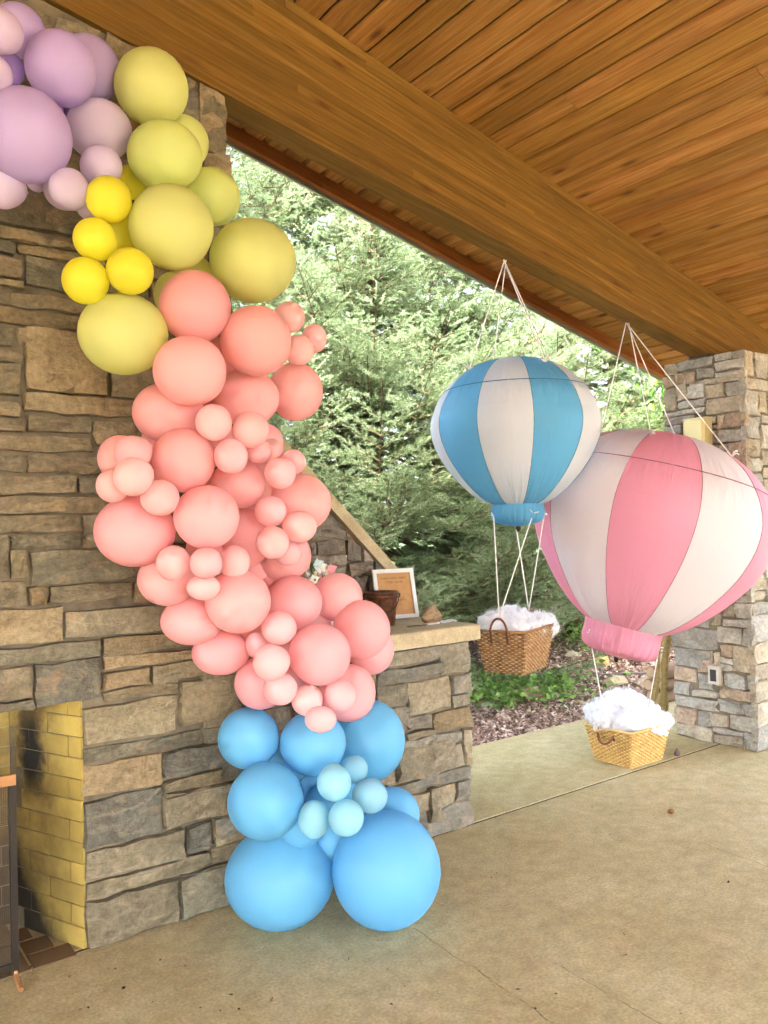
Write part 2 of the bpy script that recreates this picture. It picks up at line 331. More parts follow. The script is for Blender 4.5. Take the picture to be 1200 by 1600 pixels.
COUNT = [[2043,2563,852,923,1],[2568,2753,766,922,1],[2173,2562,777,847,1],[2354,2632,607,761,1],[2634,2754,666,762,1],[2637,2754,605,664,1],[2171,2351,665,773,1],[2254,2350,539,662,1],[2514,2754,498,603,1],[2354,2510,538,601,1],[2334,2510,497,533,1],[2273,2688,427,491,1],[2694,2753,308,494,1],[2272,2690,308,423,1],[2563,2754,240,303,1],[2233,2559,254,303,1],[2343,2640,136,236,1],[2644,2754,136,237,1],[2542,2754,3,133,1],[2232,2539,1,78,1],[1491,1839,1,169,0],[1842,2228,2,188,0],[2232,2458,2,158,0],[2462,2538,82,248,0],[2231,2339,161,249,0],[1491,1839,171,279,0],[1841,2039,191,369,0],[2041,2229,191,309,0],[1492,1838,282,468,0],[2042,2268,312,408,0],[2271,2649,307,469,0],[1842,2038,372,498,0],[2042,2268,412,578,0],[1492,1838,472,568,0],[2272,2328,472,660,0],[1842,2038,502,668,0],[1491,1729,571,759,0],[1732,1838,572,738,0],[2041,2249,581,659,0],[2041,2169,661,849,0],[1842,2038,672,858,0],[1732,1838,742,848,0],[1491,1729,761,923,0],[1732,1838,852,922,0],[1842,2038,862,922,0],[2042,2498,852,922,0]]
SHO = [[2265,2445,1364,1447,1],[2450,2548,1323,1449,1],[2222,2447,1304,1360,1],[1963,2447,1242,1301,1],[2452,2627,1243,1319,1],[2223,2261,1365,1446,1],[2224,2446,1451,1676,1],[1502,1738,1012,1168,0],[1742,1958,1012,1148,0],[1962,2168,1012,1108,0],[2171,2579,1011,1109,0],[2581,2789,1011,1129,0],[1961,2249,1111,1249,0],[2252,2488,1112,1238,0],[2492,2578,1112,1238,0],[2581,2789,1131,1239,0],[1741,1959,1151,1309,0],[1502,1738,1172,1258,0],[2631,2789,1241,1369,0],[1961,2219,1251,1389,0],[1501,1739,1261,1399,0],[1742,1958,1312,1438,0],[2551,2629,1241,1409,0],[2631,2789,1371,1489,0],[1962,2218,1392,1548,0],[1502,1738,1402,1508,0],[2551,2629,1411,1569,0],[1742,1958,1442,1588,0],[2451,2549,1451,1579,0],[2631,2789,1491,1589,0],[1502,1738,1512,1638,0],[2222,2448,1452,1678,0],[1962,2218,1552,1648,0],[2551,2629,1571,1679,0],[2452,2548,1582,1698,0],[1742,1958,1592,1738,0],[2632,2788,1592,1688,0],[1501,1739,1641,1799,0],[1962,2218,1652,1798,0],[2222,2448,1682,1768,0],[2551,2629,1681,1789,0],[2632,2788,1692,1808,0],[2452,2548,1702,1818,0],[1742,1958,1742,1828,0],[2222,2448,1772,1898,0],[2552,2628,1792,1938,0],[1501,1739,1801,1939,0],[1962,2218,1802,1888,0],[2632,2788,1812,1938,0],[2451,2549,1821,1909,0],[1741,1959,1831,1929,0],[1962,2218,1892,1978,0],[2222,2438,1902,2048,0],[2442,2548,1912,2038,0],[1741,1959,1931,2089,0],[1502,1738,1942,2058,0],[2552,2788,1942,2038,0],[1962,2218,1982,2108,0],[2441,2789,2041,2179,0],[2221,2439,2051,2169,0],[1502,1738,2062,2168,0],[1742,1958,2092,2188,0],[1962,2218,2112,2198,0],[1501,1739,2171,2259,0],[2222,2438,2172,2288,0],[2442,2658,2182,2338,0],[2662,2788,2182,2308,0],[1742,1958,2192,2288,0],[1961,2219,2201,2329,0],[1501,1739,2261,2399,0],[1741,1959,2291,2429,0],[2221,2439,2291,2449,0],[2662,2788,2312,2418,0],[1961,2219,2331,2499,0],[2442,2658,2342,2498,0],[1501,1739,2401,2499,0],[2661,2789,2421,2499,0],[1741,1959,2431,2499,0],[2221,2439,2451,2499,0]]
PILL = [[3276,3389,2520,2598,1],[2998,3273,2525,2598,1],[2876,2996,2548,2598,1],[2787,2871,2548,2598,1],[3135,3388,2427,2517,1],[2996,3130,2452,2522,1],[2786,2992,2475,2545,1],[2786,2991,2407,2472,1],[3292,3389,2264,2421,1],[3071,3288,2329,2422,1],[2933,3066,2309,2405,1],[2787,2929,2309,2404,1],[3071,3287,2266,2323,1],[2787,3066,2199,2305,1],[3071,3387,2225,2260,1],[3147,3389,2168,2221,1],[3004,3143,2142,2194,1],[2786,2931,2093,2196,1],[2933,3001,2101,2195,1],[2786,2994,2005,2090,1],[3259,3388,2103,2165,1],[3146,3256,2101,2166,1],[2786,2912,1772,2004,1],[2917,3092,1903,1996,1],[2786,2893,1003,1098,1],[2787,3001,956,999,1],[2911,2998,853,949,1],[2787,2907,851,950,1],[2787,2998,793,847,1],[3003,3092,794,950,1],[3098,3261,770,836,1],[3043,3387,619,764,1],[2880,3039,677,789,1],[2787,2876,672,789,1],[3087,3386,488,615,1],[3033,3083,389,614,1],[2944,3029,587,673,1],[2944,3030,542,584,1],[2944,3030,491,539,1],[2786,2941,498,668,1],[3207,3387,386,483,1],[3086,3205,349,458,1],[2855,3013,390,485,1],[2786,2851,389,494,1],[3245,3387,293,383,1],[3058,3242,294,345,1],[2787,3054,309,385,1],[3052,3388,209,290,1],[2880,3048,220,305,1],[2786,2876,221,305,1],[3218,3388,95,205,1],[3115,3215,97,204,1],[2987,3112,115,206,1],[2787,2982,117,216,1],[3099,3387,3,93,1],[2882,3097,75,113,1],[2883,3095,3,70,1],[2787,2878,3,112,1],[3016,3084,389,539,0],[3087,3203,462,614,0],[3266,3388,769,899,0],[3097,3263,842,918,0],[3266,3388,901,1019,0],[3007,3093,794,1038,0],[3097,3263,922,978,0],[3097,3263,982,1098,0],[2897,3003,1004,1128,0],[3267,3387,1022,1138,0],[3006,3094,1041,1189,0],[2787,2893,1102,1158,0],[3097,3263,1102,1248,0],[2897,3003,1132,1188,0],[3266,3388,1141,1209,0],[2787,2893,1162,1278,0],[2897,3003,1192,1258,0],[3006,3094,1191,1299,0],[3267,3387,1212,1358,0],[3097,3263,1252,1308,0],[2897,3003,1262,1318,0],[2786,2894,1281,1349,0],[3007,3093,1302,1428,0],[3096,3264,1311,1419,0],[2897,3003,1322,1398,0],[2787,2893,1352,1438,0],[3266,3388,1361,1489,0],[2897,3003,1402,1508,0],[3097,3263,1422,1478,0],[3006,3094,1431,1529,0],[2787,2893,1442,1558,0],[3097,3263,1482,1568,0],[3267,3387,1492,1598,0],[2897,3003,1512,1648,0],[3007,3093,1532,1588,0],[2787,2893,1562,1648,0],[3097,3263,1572,1658,0],[3007,3093,1592,1688,0],[3267,3387,1602,1658,0],[2786,2904,1651,1769,0],[2906,3004,1651,1759,0],[3097,3273,1662,1798,0],[3276,3388,1661,1719,0],[3007,3093,1692,1758,0],[3277,3387,1722,1858,0],[2906,3094,1761,1899,0],[2786,2904,1771,2003,0],[3096,3274,1801,1869,0],[3277,3387,1862,1948,0],[3097,3273,1872,2018,0],[2917,3093,1904,1998,0],[3276,3388,1951,2099,0],[2997,3093,2002,2098,0],[3097,3273,2022,2098,0],[3005,3255,2102,2138,0],[3070,3194,2327,2449,0],[3197,3289,2328,2516,0],[2787,3067,2408,2448,0]]
PILF = [[4976,5274,1,159,0],[5277,5503,2,88,0],[5507,5597,2,138,0],[5277,5503,92,238,0],[5507,5597,142,288,0],[4976,5154,161,309,0],[5157,5273,162,268,0],[5277,5503,242,378,0],[5156,5274,271,399,0],[5507,5597,292,378,0],[4977,5153,312,448,0],[5276,5598,381,479,0],[5157,5273,402,548,0],[4976,5154,451,559,0],[5276,5414,481,569,0],[5417,5597,482,578,0],[5156,5274,551,679,0],[4977,5153,562,698,0],[5277,5413,572,738,0],[5416,5598,581,699,0],[5157,5273,682,818,0],[4976,5154,701,869,0],[5417,5597,702,798,0],[5276,5414,741,839,0],[5417,5597,802,868,0],[5156,5274,821,939,0],[5277,5413,842,978,0],[4976,5154,871,959,0],[5416,5598,871,949,0],[5157,5273,942,1098,0],[5417,5597,952,1018,0],[4977,5153,962,1028,0],[5276,5414,981,1139,0],[5416,5598,1021,1119,0],[4976,5154,1031,1139,0],[5156,5274,1101,1269,0],[5417,5597,1122,1228,0],[4977,5153,1142,1248,0],[5277,5413,1142,1228,0],[5277,5597,1232,1388,0],[4976,5154,1251,1409,0],[5156,5274,1271,1429,0],[5277,5597,1392,1508,0],[4976,5154,1411,1549,0],[5157,5273,1432,1498,0],[5156,5274,1501,1589,0],[5276,5504,1511,1659,0],[5506,5598,1511,1579,0],[4976,5154,1551,1679,0],[5507,5597,1582,1668,0],[5156,5274,1591,1759,0],[5277,5503,1662,1768,0],[5506,5598,1671,1799,0],[4976,5154,1681,1799,0],[5156,5274,1761,1839,0],[5277,5503,1772,1868,0],[4976,5154,1801,1899,0],[5506,5598,1801,1969,0],[5156,5274,1841,1949,0],[5277,5503,1872,1968,0],[4977,5153,1902,2018,0],[5156,5274,1951,2119,0],[5276,5454,1971,2039,0],[5456,5598,1971,2039,0],[4976,5154,2021,2169,0],[5277,5413,2042,2178,0],[5417,5597,2042,2208,0],[5157,5273,2122,2188,0],[4976,5154,2171,2339,0],[5276,5414,2181,2289,0],[5156,5274,2191,2339,0],[5416,5598,2211,2329,0],[5276,5414,2291,2389,0],[5417,5597,2332,2458,0],[4977,5273,2342,2418,0],[5277,5413,2392,2468,0],[4977,5113,2422,2598,0],[5117,5273,2422,2598,0],[5417,5597,2462,2598,0],[5276,5414,2471,2599,0]]

# ------------------------------------------------------------------ stones
def stone(parent, q, o, ud, nd, rng, pal, proud=(0, .016), depth=.07, clip=None, name='stone'):
    """q = u0,u1,z0,z1 in mm; o + ud*u gives the plane point, nd points out of the wall. clip(u) = highest z."""
    u0, u1, z0, z1 = [x / 1000 for x in q[:4]]
    tl, tr = z1, z1
    if clip:
        if clip(u0) < z0 + .025 and clip(u1) < z0 + .025: return
        tl, tr = min(z1, clip(u0)), min(z1, clip(u1))
        if tr < z0 + .012:
            us = np.linspace(u0, u1, 60); ok = [u for u in us if clip(u) > z0 + .014]
            if not ok or ok[-1] - u0 < .03: return
            u1 = ok[-1]; tr = min(z1, clip(u1))
        if tl < z0 + .012: return
    w, h = u1 - u0, min(tl, tr) - z0
    j = min(.008, .10 * min(w, max(h, .03)))
    J = lambda: rng.uniform(0, j)
    c = [(u0 + J(), z0 + J()), (u1 - J(), z0 + J()), (u1 - J(), tr - J()), (u0 + J(), tl - J())]
    nx = max(2, min(6, int(round(w / .075)))); ny = max(2, min(4, int(round(max(tl, tr) - z0) / .06) if False else int(round((max(tl, tr) - z0) / .06))))
    p0 = rng.uniform(*proud); tu, tv = rng.uniform(-.05, .05), rng.uniform(-.08, .08)
    V = []; idx = {}
    inset = min(.010, .22 * w, .22 * max(h, .02))
    for b in range(ny + 1):
        for a in range(nx + 1):
            s, t = a / nx, b / ny
            edge = a in (0, nx) or b in (0, ny)
            if 0 < a < nx: s += rng.uniform(-.18, .18) / nx
            if 0 < b < ny: t += rng.uniform(-.18, .18) / ny
            u = (c[0][0]*(1-s) + c[1][0]*s)*(1-t) + (c[3][0]*(1-s) + c[2][0]*s)*t
            z = (c[0][1]*(1-s) + c[1][1]*s)*(1-t) + (c[3][1]*(1-s) + c[2][1]*s)*t
            d = p0 + tu*(u-(u0+u1)/2) + tv*(z-(z0+z1)/2)*.5 + rng.uniform(-.012, .012)*min(1, max(h, .02)/.1)
            if edge:
                uu, zz = u + rng.uniform(-.006, .006), z + rng.uniform(-.006, .006)
                cu, cz = (u0+u1)/2, (z0+tl)/2
                u, z = uu, zz; d -= rng.uniform(.003, .009)
            idx[a, b] = len(V); V.append((u, z, d))
    Fc = [(idx[a, b], idx[a+1, b], idx[a+1, b+1], idx[a, b+1]) for b in range(ny) for a in range(nx)]
    per = [(a, 0) for a in range(nx)] + [(nx, b) for b in range(ny)] + [(a, ny) for a in range(nx, 0, -1)] + [(0, b) for b in range(ny, 0, -1)]
    # bevel ring, then straight back into the wall
    cu, cz = (u0+u1)/2, (z0+(tl+tr)/2)/2
    ring = []
    for (a, b) in per:
        u, z, d = V[idx[a, b]]
        ring.append(len(V)); V.append((u, z, -depth))
    # pull the front rim in a little so that the arris is broken
    for (a, b) in per:
        u, z, d = V[idx[a, b]]
        V[idx[a, b]] = (u + (inset*.2 if a == 0 else -inset*.2 if a == nx else 0), z + (inset*.2 if b == 0 else -inset*.2 if b == ny else 0), d)
    n = len(per)
    Fc += [(idx[per[i]], ring[i], ring[(i+1) % n], idx[per[(i+1) % n]]) for i in range(n)]
    o = np.array(o, float); ud = np.array(ud, float); nd = np.array(nd, float)
    W = [o + ud*u + np.array([0, 0, z]) + nd*d for u, z, d in V]
    col = rng.choice(pal); k = rng.uniform(.72, 1.2)
    flip = np.cross(ud, [0, 0, 1]) @ nd < 0
    if flip: Fc = [f[::-1] for f in Fc]
    obj(name, W, Fc, MS, parent, [min(1, x*k) for x in col])

PAL_F = [(.33,.28,.175), (.29,.25,.165), (.255,.235,.165), (.36,.29,.175), (.22,.21,.165), (.37,.28,.16), (.31,.265,.175)]
PAL_C = [(.33,.28,.19), (.29,.26,.19), (.26,.24,.195), (.37,.28,.165), (.27,.255,.21)]
PAL_S = [(.27,.24,.20), (.31,.27,.225), (.24,.215,.19)]
PAL_P = [(.54,.53,.48), (.49,.48,.43), (.52,.46,.35), (.55,.43,.32), (.46,.47,.44), (.51,.485,.42), (.54,.485,.38), (.52,.51,.47)]
XR = 0.27                                                 # ridge line of the roof, over the middle of the fireplace
zb = lambda X: 3.2913 - .20252 * ((XR + abs(X - XR)) - 1.6186)      # underside of the sloping beam
zt = lambda X: 3.8337 - .24595 * ((XR + abs(X - XR)) - 1.8020)      # underside of the roof boards

# ------------------------------------------------------------------ setting: ground, slab, sky comes from the world
g = MB(); N = 60
xs = np.concatenate([np.linspace(-120, -10, 12), np.linspace(-8, 20, 60), np.linspace(24, 160, 12)])
ys = np.concatenate([np.linspace(-120, 3.6, 10), np.linspace(4.0, 18, 50), np.linspace(22, 200, 12)])
def gz(x, y):
    if y < 4.13: return -.14
    r = min(1, (y - 4.13) / 1.2)
    return -.05 + r * (.05 * noise.noise(Vector((x*.6, y*.6, 0))) + .03 * noise.noise(Vector((x*2.2, y*2.2, 3)))) + .05 * min(6, max(0, y - 5.5)) + .03*max(0, min(6, x-5.5))
gv = [(x, y, gz(x, y)) for y in ys for x in xs]; nx_ = len(xs)
gf = [(j*nx_+i, j*nx_+i+1, (j+1)*nx_+i+1, (j+1)*nx_+i) for j in range(len(ys)-1) for i in range(nx_-1)]
obj('ground', gv, gf, M_GROUND, smooth=True, origin=(0, 0, 0))['kind'] = 'structure'

floor = thing('patio_floor', (0, 0, 0), kind='structure')
def slab(x0, x1, y0, y1, e=.006):
    b = MB(); zl = -.13
    # top with rounded (chamfered) arrises
    lo = [(x0,y0,zl),(x1,y0,zl),(x1,y1,zl),(x0,y1,zl)]; mid = [(x0,y0,-e),(x1,y0,-e),(x1,y1,-e),(x0,y1,-e)]
    top = [(x0+e,y0+e,0),(x1-e,y0+e,0),(x1-e,y1-e,0),(x0+e,y1-e,0)]
    b.add(lo+mid+top, [(3,2,1,0)] + [(i,(i+1)%4,4+(i+1)%4,4+i) for i in range(4)] + [(4+i,4+(i+1)%4,8+(i+1)%4,8+i) for i in range(4)] + [(8,9,10,11)])
    b.build('floor_slab', M_CONC, floor, origin=(x0, y0, 0))
slab(-9, 9.5, -15, 3.055, .002); slab(-9, 9.5, 3.073, 4.12, .002)
MB().box((-9, 3.0555, -.12), (9.5, 3.0725, -.003)).build('joint_filler', simple('joint_filler', (.055, .042, .028), .95), floor)

# ------------------------------------------------------------------ pavilion roof: boards, sloping beam, rake fascia
roof = thing('pavilion_roof', (XR, 0, 4.3), 'sloping wooden pavilion roof of narrow boards with a deep beam along its edge', 'roof')
rr = random.Random(11)
Y0, Y1, XE = -7.5, 4.068, 6.75
deck = MB()
for sgn in (1, -1):
    f = lambda x: XR + sgn*(x - XR)
    a, b = f(XR), f(XE)
    pts = [(a, Y0, zt(XR)+.024), (b, Y0, zt(XE)+.024), (b, Y1+.05, zt(XE)+.024), (a, Y1+.05, zt(XR)+.024),
           (a, Y0, zt(XR)+.17), (b, Y0, zt(XE)+.17), (b, Y1+.05, zt(XE)+.17), (a, Y1+.05, zt(XR)+.17)]
    deck.hexa(pts)
deck.build('roof_deck', simple('roof_deck_wood', (.05, .025, .01), .8), roof)
BW = .13
for sgn in (1, -1):
    nb = int((XE - XR) / BW)
    for k in range(nb):
        x0, x1 = XR + k*BW + .0042, XR + (k+1)*BW - .0042
        y = Y0; cuts = [Y0]
        if sgn == 1:
            y = Y0 + rr.uniform(.5, 8.0)
            while y < Y1 - .6: cuts.append(y); y += rr.uniform(2.6, 4.6)
        cuts.append(Y1)
        for ya, yb in zip(cuts[:-1], cuts[1:]):
            ya += .0008; yb -= .0008; e = .015
            prof = [(x0, e), (x0+e, 0), (x1-e, 0), (x1, e), (x1, .021), (x0, .021)]
            V = []
            for yy in (ya, yb):
                for (x, dz) in prof: V.append((XR + sgn*(x-XR), yy, zt(x)+dz))
            Fc = [(i, (i+1) % 6, 6+(i+1) % 6, 6+i) for i in range(6)] + [(5,4,3,2,1,0), (6,7,8,9,10,11)]
            t = rr.choice([1, 1, 1, .86, 1.1, .95]); obj('board', V, Fc, M_CEIL, roof, (t, t*rr.uniform(.93, 1.03), t*rr.uniform(.85, 1.05)))
beam = thing('beam', (XR, 3.1, zb(XR)), parent=roof)
NL = 13
for sgn in (1, -1):
    for k in range(NL):
        cuts = [XR + (0 if sgn == 1 else .0)] + sorted(rr.uniform(.8, 6.0) for _ in range(rr.choice([1, 2])))
        cuts = [c for i, c in enumerate(cuts) if i == 0 or c - cuts[i-1] > .5] + [XE - .05]
        for xa, xb in zip(cuts[:-1], cuts[1:]):
            xa += .0004; xb -= .0004
            lv = lambda x, t: zb(x) + (zt(x) - .002 - zb(x)) * t
            jy = rr.uniform(0, .0016); e = .0006
            t0, t1 = k/NL, (k+1)/NL
            ff = lambda x: XR + sgn*(x-XR)
            pts = [(ff(xa), 3.03+jy, lv(xa,t0)+e), (ff(xb), 3.03+jy, lv(xb,t0)+e), (ff(xb), 3.17, lv(xb,t0)+e), (ff(xa), 3.17, lv(xa,t0)+e),
                   (ff(xa), 3.03+jy, lv(xa,t1)), (ff(xb), 3.03+jy, lv(xb,t1)), (ff(xb), 3.17, lv(xb,t1)), (ff(xa), 3.17, lv(xa,t1))]
            t = rr.uniform(.92, 1.08)
            MB().hexa(pts).build('lamination', M_BEAM, beam, (t, t, t*.97))
# small steel seat where the beam lands on the pillar
MB().box((4.985, 3.035, zb(4.99)-.052), (5.0, 3.05, zb(4.99)+.03)).box((4.98, 3.02, 2.601), (5.3, 3.18, 2.612)).build('beam_bracket', M_METAL, beam)
for sgn, cuts in ((1, (XR, 2.62, XE)), (-1, (XR, 3.6, XE))):
    for xa, xb in zip(cuts[:-1], cuts[1:]):
        xa += .001; xb -= .001
        ff = lambda x: XR + sgn*(x-XR)
        y0, y1 = 4.07, 4.105
        MB().hexa([(ff(xa),y0,zt(xa)-.078),(ff(xb),y0,zt(xb)-.078),(ff(xb),y1,zt(xb)-.078),(ff(xa),y1,zt(xa)-.078),
                   (ff(xa),y0,zt(xa)+.02),(ff(xb),y0,zt(xb)+.02),(ff(xb),y1,zt(xb)+.02),(ff(xa),y1,zt(xa)+.02)]).build('fascia', M_FASC, roof)
    ff = lambda x: XR + sgn*(x-XR)
    MB().hexa([(ff(XR),4.107,zt(XR)-.10),(ff(XE),4.107,zt(XE)-.10),(ff(XE),4.125,zt(XE)-.10),(ff(XR),4.125,zt(XR)-.10),
               (ff(XR),4.107,zt(XR)+.19),(ff(XE),4.107,zt(XE)+.19),(ff(XE),4.125,zt(XE)+.19),(ff(XR),4.125,zt(XR)+.19)]).build('drip_edge', M_EDGE, roof)

# ------------------------------------------------------------------ fireplace
fp = thing('stone_fireplace', (XR, 3.4, 0), 'tall stone fireplace with chimney, open hearth and a low stone counter beside it', 'fireplace')
YW = 3.03
chim = thing('chimney_breast', (XR, 3.5, 0), parent=fp)
sr = random.Random(21)
yc = YW + .03
ML = lambda p: [(2*.267 - x, y) for x, y in p][::-1]
jr = [(.862, yc), (1.478, yc), (1.478, 3.9), (.692, 3.9), (.692, 3.44)]
MB().prism(jr, 0, .905).prism(ML(jr), 0, .905).box((-.938, yc, .906), (1.478, 3.9, 4.2)).box((-.17, 3.5, 0), (.69, 3.9, .905)).build('mortar_core', MM, chim)
for q in FIRE:
    stone(chim, q, (0, YW, 0), (1, 0, 0), (0, -1, 0), sr, PAL_F, (-.010, .018), .045, clip=lambda u: min(zb(u) - .006, 9))
# right return of the chimney
for q in PILF:
    a = [q[0]-4975+0, q[1]-4975, q[2]+900, q[3]+900]
    if a[2] < 3050 and a[2] > 2450 - 1500: stone(chim, a, (1.49, YW+.005, 0), (0, 1, 0), (1, 0, 0), sr, PAL_F, (-.004, .01), .03, clip=lambda u: zb(1.49) - .02)
hearth = thing('firebox', (XR, 3.3, 0), parent=fp)
def brick_wall(p0, p1, z0, z1, nrm, par):
    p0, p1 = np.array(p0, float), np.array(p1, float); L = np.linalg.norm(p1 - p0); d = (p1 - p0)/L; nv = np.array(nrm, float)
    bh, bl = .0765, .232; r = 0; z = z0
    while z < z1 - .01:
        h = min(bh, z1 - z); u = -(bl/2 if r % 2 else 0)
        while u < L - .004:
            a, b = max(u, 0)+.002, min(u+bl, L)-.002
            if b - a > .01:
                o3 = lambda uu, zz, dd: (p0[0]+d[0]*uu+nv[0]*dd, p0[1]+d[1]*uu+nv[1]*dd, zz)
                e = sr.uniform(-.0015, .0015)
                pts = [o3(a,z+.0025,e),o3(b,z+.0025,e),o3(b,z+.0025,-.03),o3(a,z+.0025,-.03),o3(a,z+h-.0025,e),o3(b,z+h-.0025,e),o3(b,z+h-.0025,-.03),o3(a,z+h-.0025,-.03)]
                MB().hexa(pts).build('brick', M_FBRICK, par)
            u += bl
        z += bh; r += 1
Lw = .42; bx, by = .853 - .384*Lw, yc - .005 + .923*Lw
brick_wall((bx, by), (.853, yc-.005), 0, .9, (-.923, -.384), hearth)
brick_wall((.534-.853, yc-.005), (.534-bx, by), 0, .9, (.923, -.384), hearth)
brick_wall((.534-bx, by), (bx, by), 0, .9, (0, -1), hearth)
M_JOINT = simple('fire_mortar', (.34, .30, .18), .95)
MB().prism([(bx+.006, by+.012), (.861, yc+.004), (.885, yc+.004), (bx+.03, by+.03)], 0, .903).prism(ML([(bx+.006, by+.012), (.861, yc+.004), (.885, yc+.004), (bx+.03, by+.03)]), 0, .903).box((-.17, by+.006, 0), (.70, by+.03, .903)).build('brick_mortar', M_JOINT, hearth)
M_HB = simple('hearth_brick', (.14, .085, .04), .9)
for i in range(6):
    for k in range(4):
        x0 = -.32 + i*.198; y0 = YW - .005 + k*.115
        xa, xb = x0+.004, x0+.192; ya, yb = y0+.004, y0+.111
        if xb > .853 - .384*(yb-yc)/.923 or xa < .534-(.853 - .384*(yb-yc)/.923):
            xb = min(xb, .85 - .384*(yb-yc)/.923); xa = max(xa, .534-(.85 - .384*(yb-yc)/.923))
            if xb - xa < .02: continue
        MB().box((xa, ya, -.02), (xb, yb, .004 + sr.uniform(0, .003))).build('hearth_brick', M_HB, hearth)

# counter
cn = thing('counter', (2.12, 3.4, 0), parent=fp)
MB().box((1.48, yc, 0), (2.742, 4.0, .928)).build('mortar_core', MM, cn)
for q in COUNT: stone(cn, q, (0, YW, 0), (1, 0, 0), (0, -1, 0), sr, PAL_C, (-.010, .018), .045, clip=lambda u: .926)
for q in PILF: stone(cn, [q[0]-4975+25, q[1]-4975+25, q[2], q[3]], (2.755, YW+.02, 0), (0, 1, 0), (1, 0, 0), sr, PAL_C, (-.006, .01), .03, clip=lambda u: .926)
M_CAP = M('cap_stone'); _v, _o = M_CAP.ocoord(); _n = M_CAP.noise(9, 6, .65, _v); _n2 = M_CAP.noise(120, 3, .6, _v)
_c = M_CAP.ramp(_n, [(.3, (.36, .29, .17)), (.7, (.50, .42, .27))]); M_CAP.base(M_CAP.mix(.5, _c, M_CAP.mix(1.0, _c, M_CAP.ramp(_n2, [(.3, .6), (.7, 1.3)]), 'MULTIPLY'))); M_CAP.set(Roughness=.85)
M_CAP.l(M_CAP.bump(M_CAP.math('ADD', _n, _n2), .35, .006), M_CAP.b.inputs['Normal']); M_CAP = M_CAP.m
def bevel_slab(name, x0, x1, y0, y1, z0, z1, mat, par, e=.006):
    b = MB()
    A = [(x0,y0,z0),(x1,y0,z0),(x1,y1,z0),(x0,y1,z0)]; B = [(x,y,z1-e) for x,y,_ in A]
    T = [(x0+e,y0+e,z1),(x1-e,y0+e,z1),(x1-e,y1-e,z1),(x0+e,y1-e,z1)]
    b.add(A+B+T, [(3,2,1,0)] + [(i,(i+1)%4,4+(i+1)%4,4+i) for i in range(4)] + [(4+i,4+(i+1)%4,8+(i+1)%4,8+i) for i in range(4)] + [(8,9,10,11)])
    return b.build(name, mat, par)
bevel_slab('counter_top', 1.494, 2.795, 2.998, 4.03, .931, 1.007, M_CAP, cn)
# shoulder wall sloping down from the chimney on to the counter
shl = thing('shoulder_wall', (2.1, 3.6, 1.0), parent=fp)
slz = lambda X: 1.6678 - .983*(X - 2.3656)
MB().prism([(1.48, 1.008), (2.775, 1.008), (2.775, slz(2.775)-.078), (1.48, slz(1.48)-.078)], 3.69, 3.96, 'y').build('mortar_core', MM, shl)
for q in SHO: stone(shl, q, (0, 3.66, 0), (1, 0, 0), (0, -1, 0), sr, PAL_S, (-.006, .012), .04, clip=lambda u: slz(u) - .078)
a_, b_ = 1.494, 2.80; nrm = np.array([1.047, 1.0])/math.hypot(1.047, 1)*.062
cut = [a_, 2.14, b_]
for xa, xb in zip(cut[:-1], cut[1:]):
    xa += .001; xb -= .001
    MB().hexa([(xa-nrm[0]*0, 3.63, slz(xa)-.085), (xb, 3.63, max(1.009, slz(xb)-.085)), (xb, 3.98, max(1.009, slz(xb)-.085)), (xa, 3.98, slz(xa)-.085),
               (xa, 3.63, slz(xa)), (xb, 3.63, max(1.011, slz(xb))), (xb, 3.98, max(1.011, slz(xb))), (xa, 3.98, slz(xa))]).build('coping', M_CAP, shl)

# fire screen standing in the mouth of the hearth
scr = thing('fire_screen', (.2, 3.0, 0), 'dark mesh fire screen with copper top rail standing in the hearth opening', 'fire screen')
M_COP = simple('aged_copper', (.42, .21, .085), .45, Metallic=.55)
xa, xb, zs, ysn = -.25, .615, .70, 2.985
MB().box((xa, ysn-.012, zs-.035), (xb, ysn+.012, zs)).build('top_rail', M_COP, scr)
for x in (xa, xb-.022):
    MB().box((x, ysn-.011, .03), (x+.022, ysn+.011, zs-.036)).build('post', M_METAL, scr)
    MB().tube([(x+.011, ysn, .05), (x+.011, ysn-.01, .03), (x+.013, ysn-.05, .012), (x+.013, ysn-.075, .008)], .009, 6).build('foot', M_COP, scr)
MB().box((xa, ysn-.008, .05), (xb, ysn+.008, .07)).build('bottom_rail', M_METAL, scr)
w = MB()
for i in range(130):
    x = xa + .022 + (xb - xa - .044)*(i+.5)/130; w.box((x-.0011, ysn-.0011, .07), (x+.0011, ysn+.0011, zs-.036))
for i in range(90):
    z = .07 + (zs - .106)*(i+.5)/90; w.box((xa+.02, ysn-.0026, z-.0011), (xb-.02, ysn-.0011, z+.0011))
w.build('mesh', simple('screen_mesh', (.075, .052, .028), .6, Metallic=.3), scr)

# ------------------------------------------------------------------ pillar with wall light and outlet
pil = thing('stone_pillar', (5.29, 3.08, 0), 'square stone pillar of pale mixed stones carrying the roof beam', 'pillar')
MB().box((4.997, 2.807, 0), (5.6, 3.38, 2.6)).build('mortar_core', MM, pil)
for q in PILL: stone(pil, q, (4.975, 0, 0), (0, 1, 0), (-1, 0, 0), sr, PAL_P, (-.008, .016), .04)
for q in PILF: stone(pil, q, (0, 2.785, 0), (1, 0, 0), (0, -1, 0), sr, PAL_P[:3] + PAL_P[5:], (-.004, .010), .04)
wl = thing('wall_light', (4.96, 3.09, 2.06), 'tan metal box wall light fixed to the stone pillar above the pink balloon', 'wall light')
M_TAN = simple('tan_enamel', (.50, .43, .20), .4, Metallic=.2)
wx = 4.955
b = MB()
for (y, x) in ((3.005, .0), (3.02, -.085), (3.095, -.10), (3.17, -.085), (3.185, .0)): pass
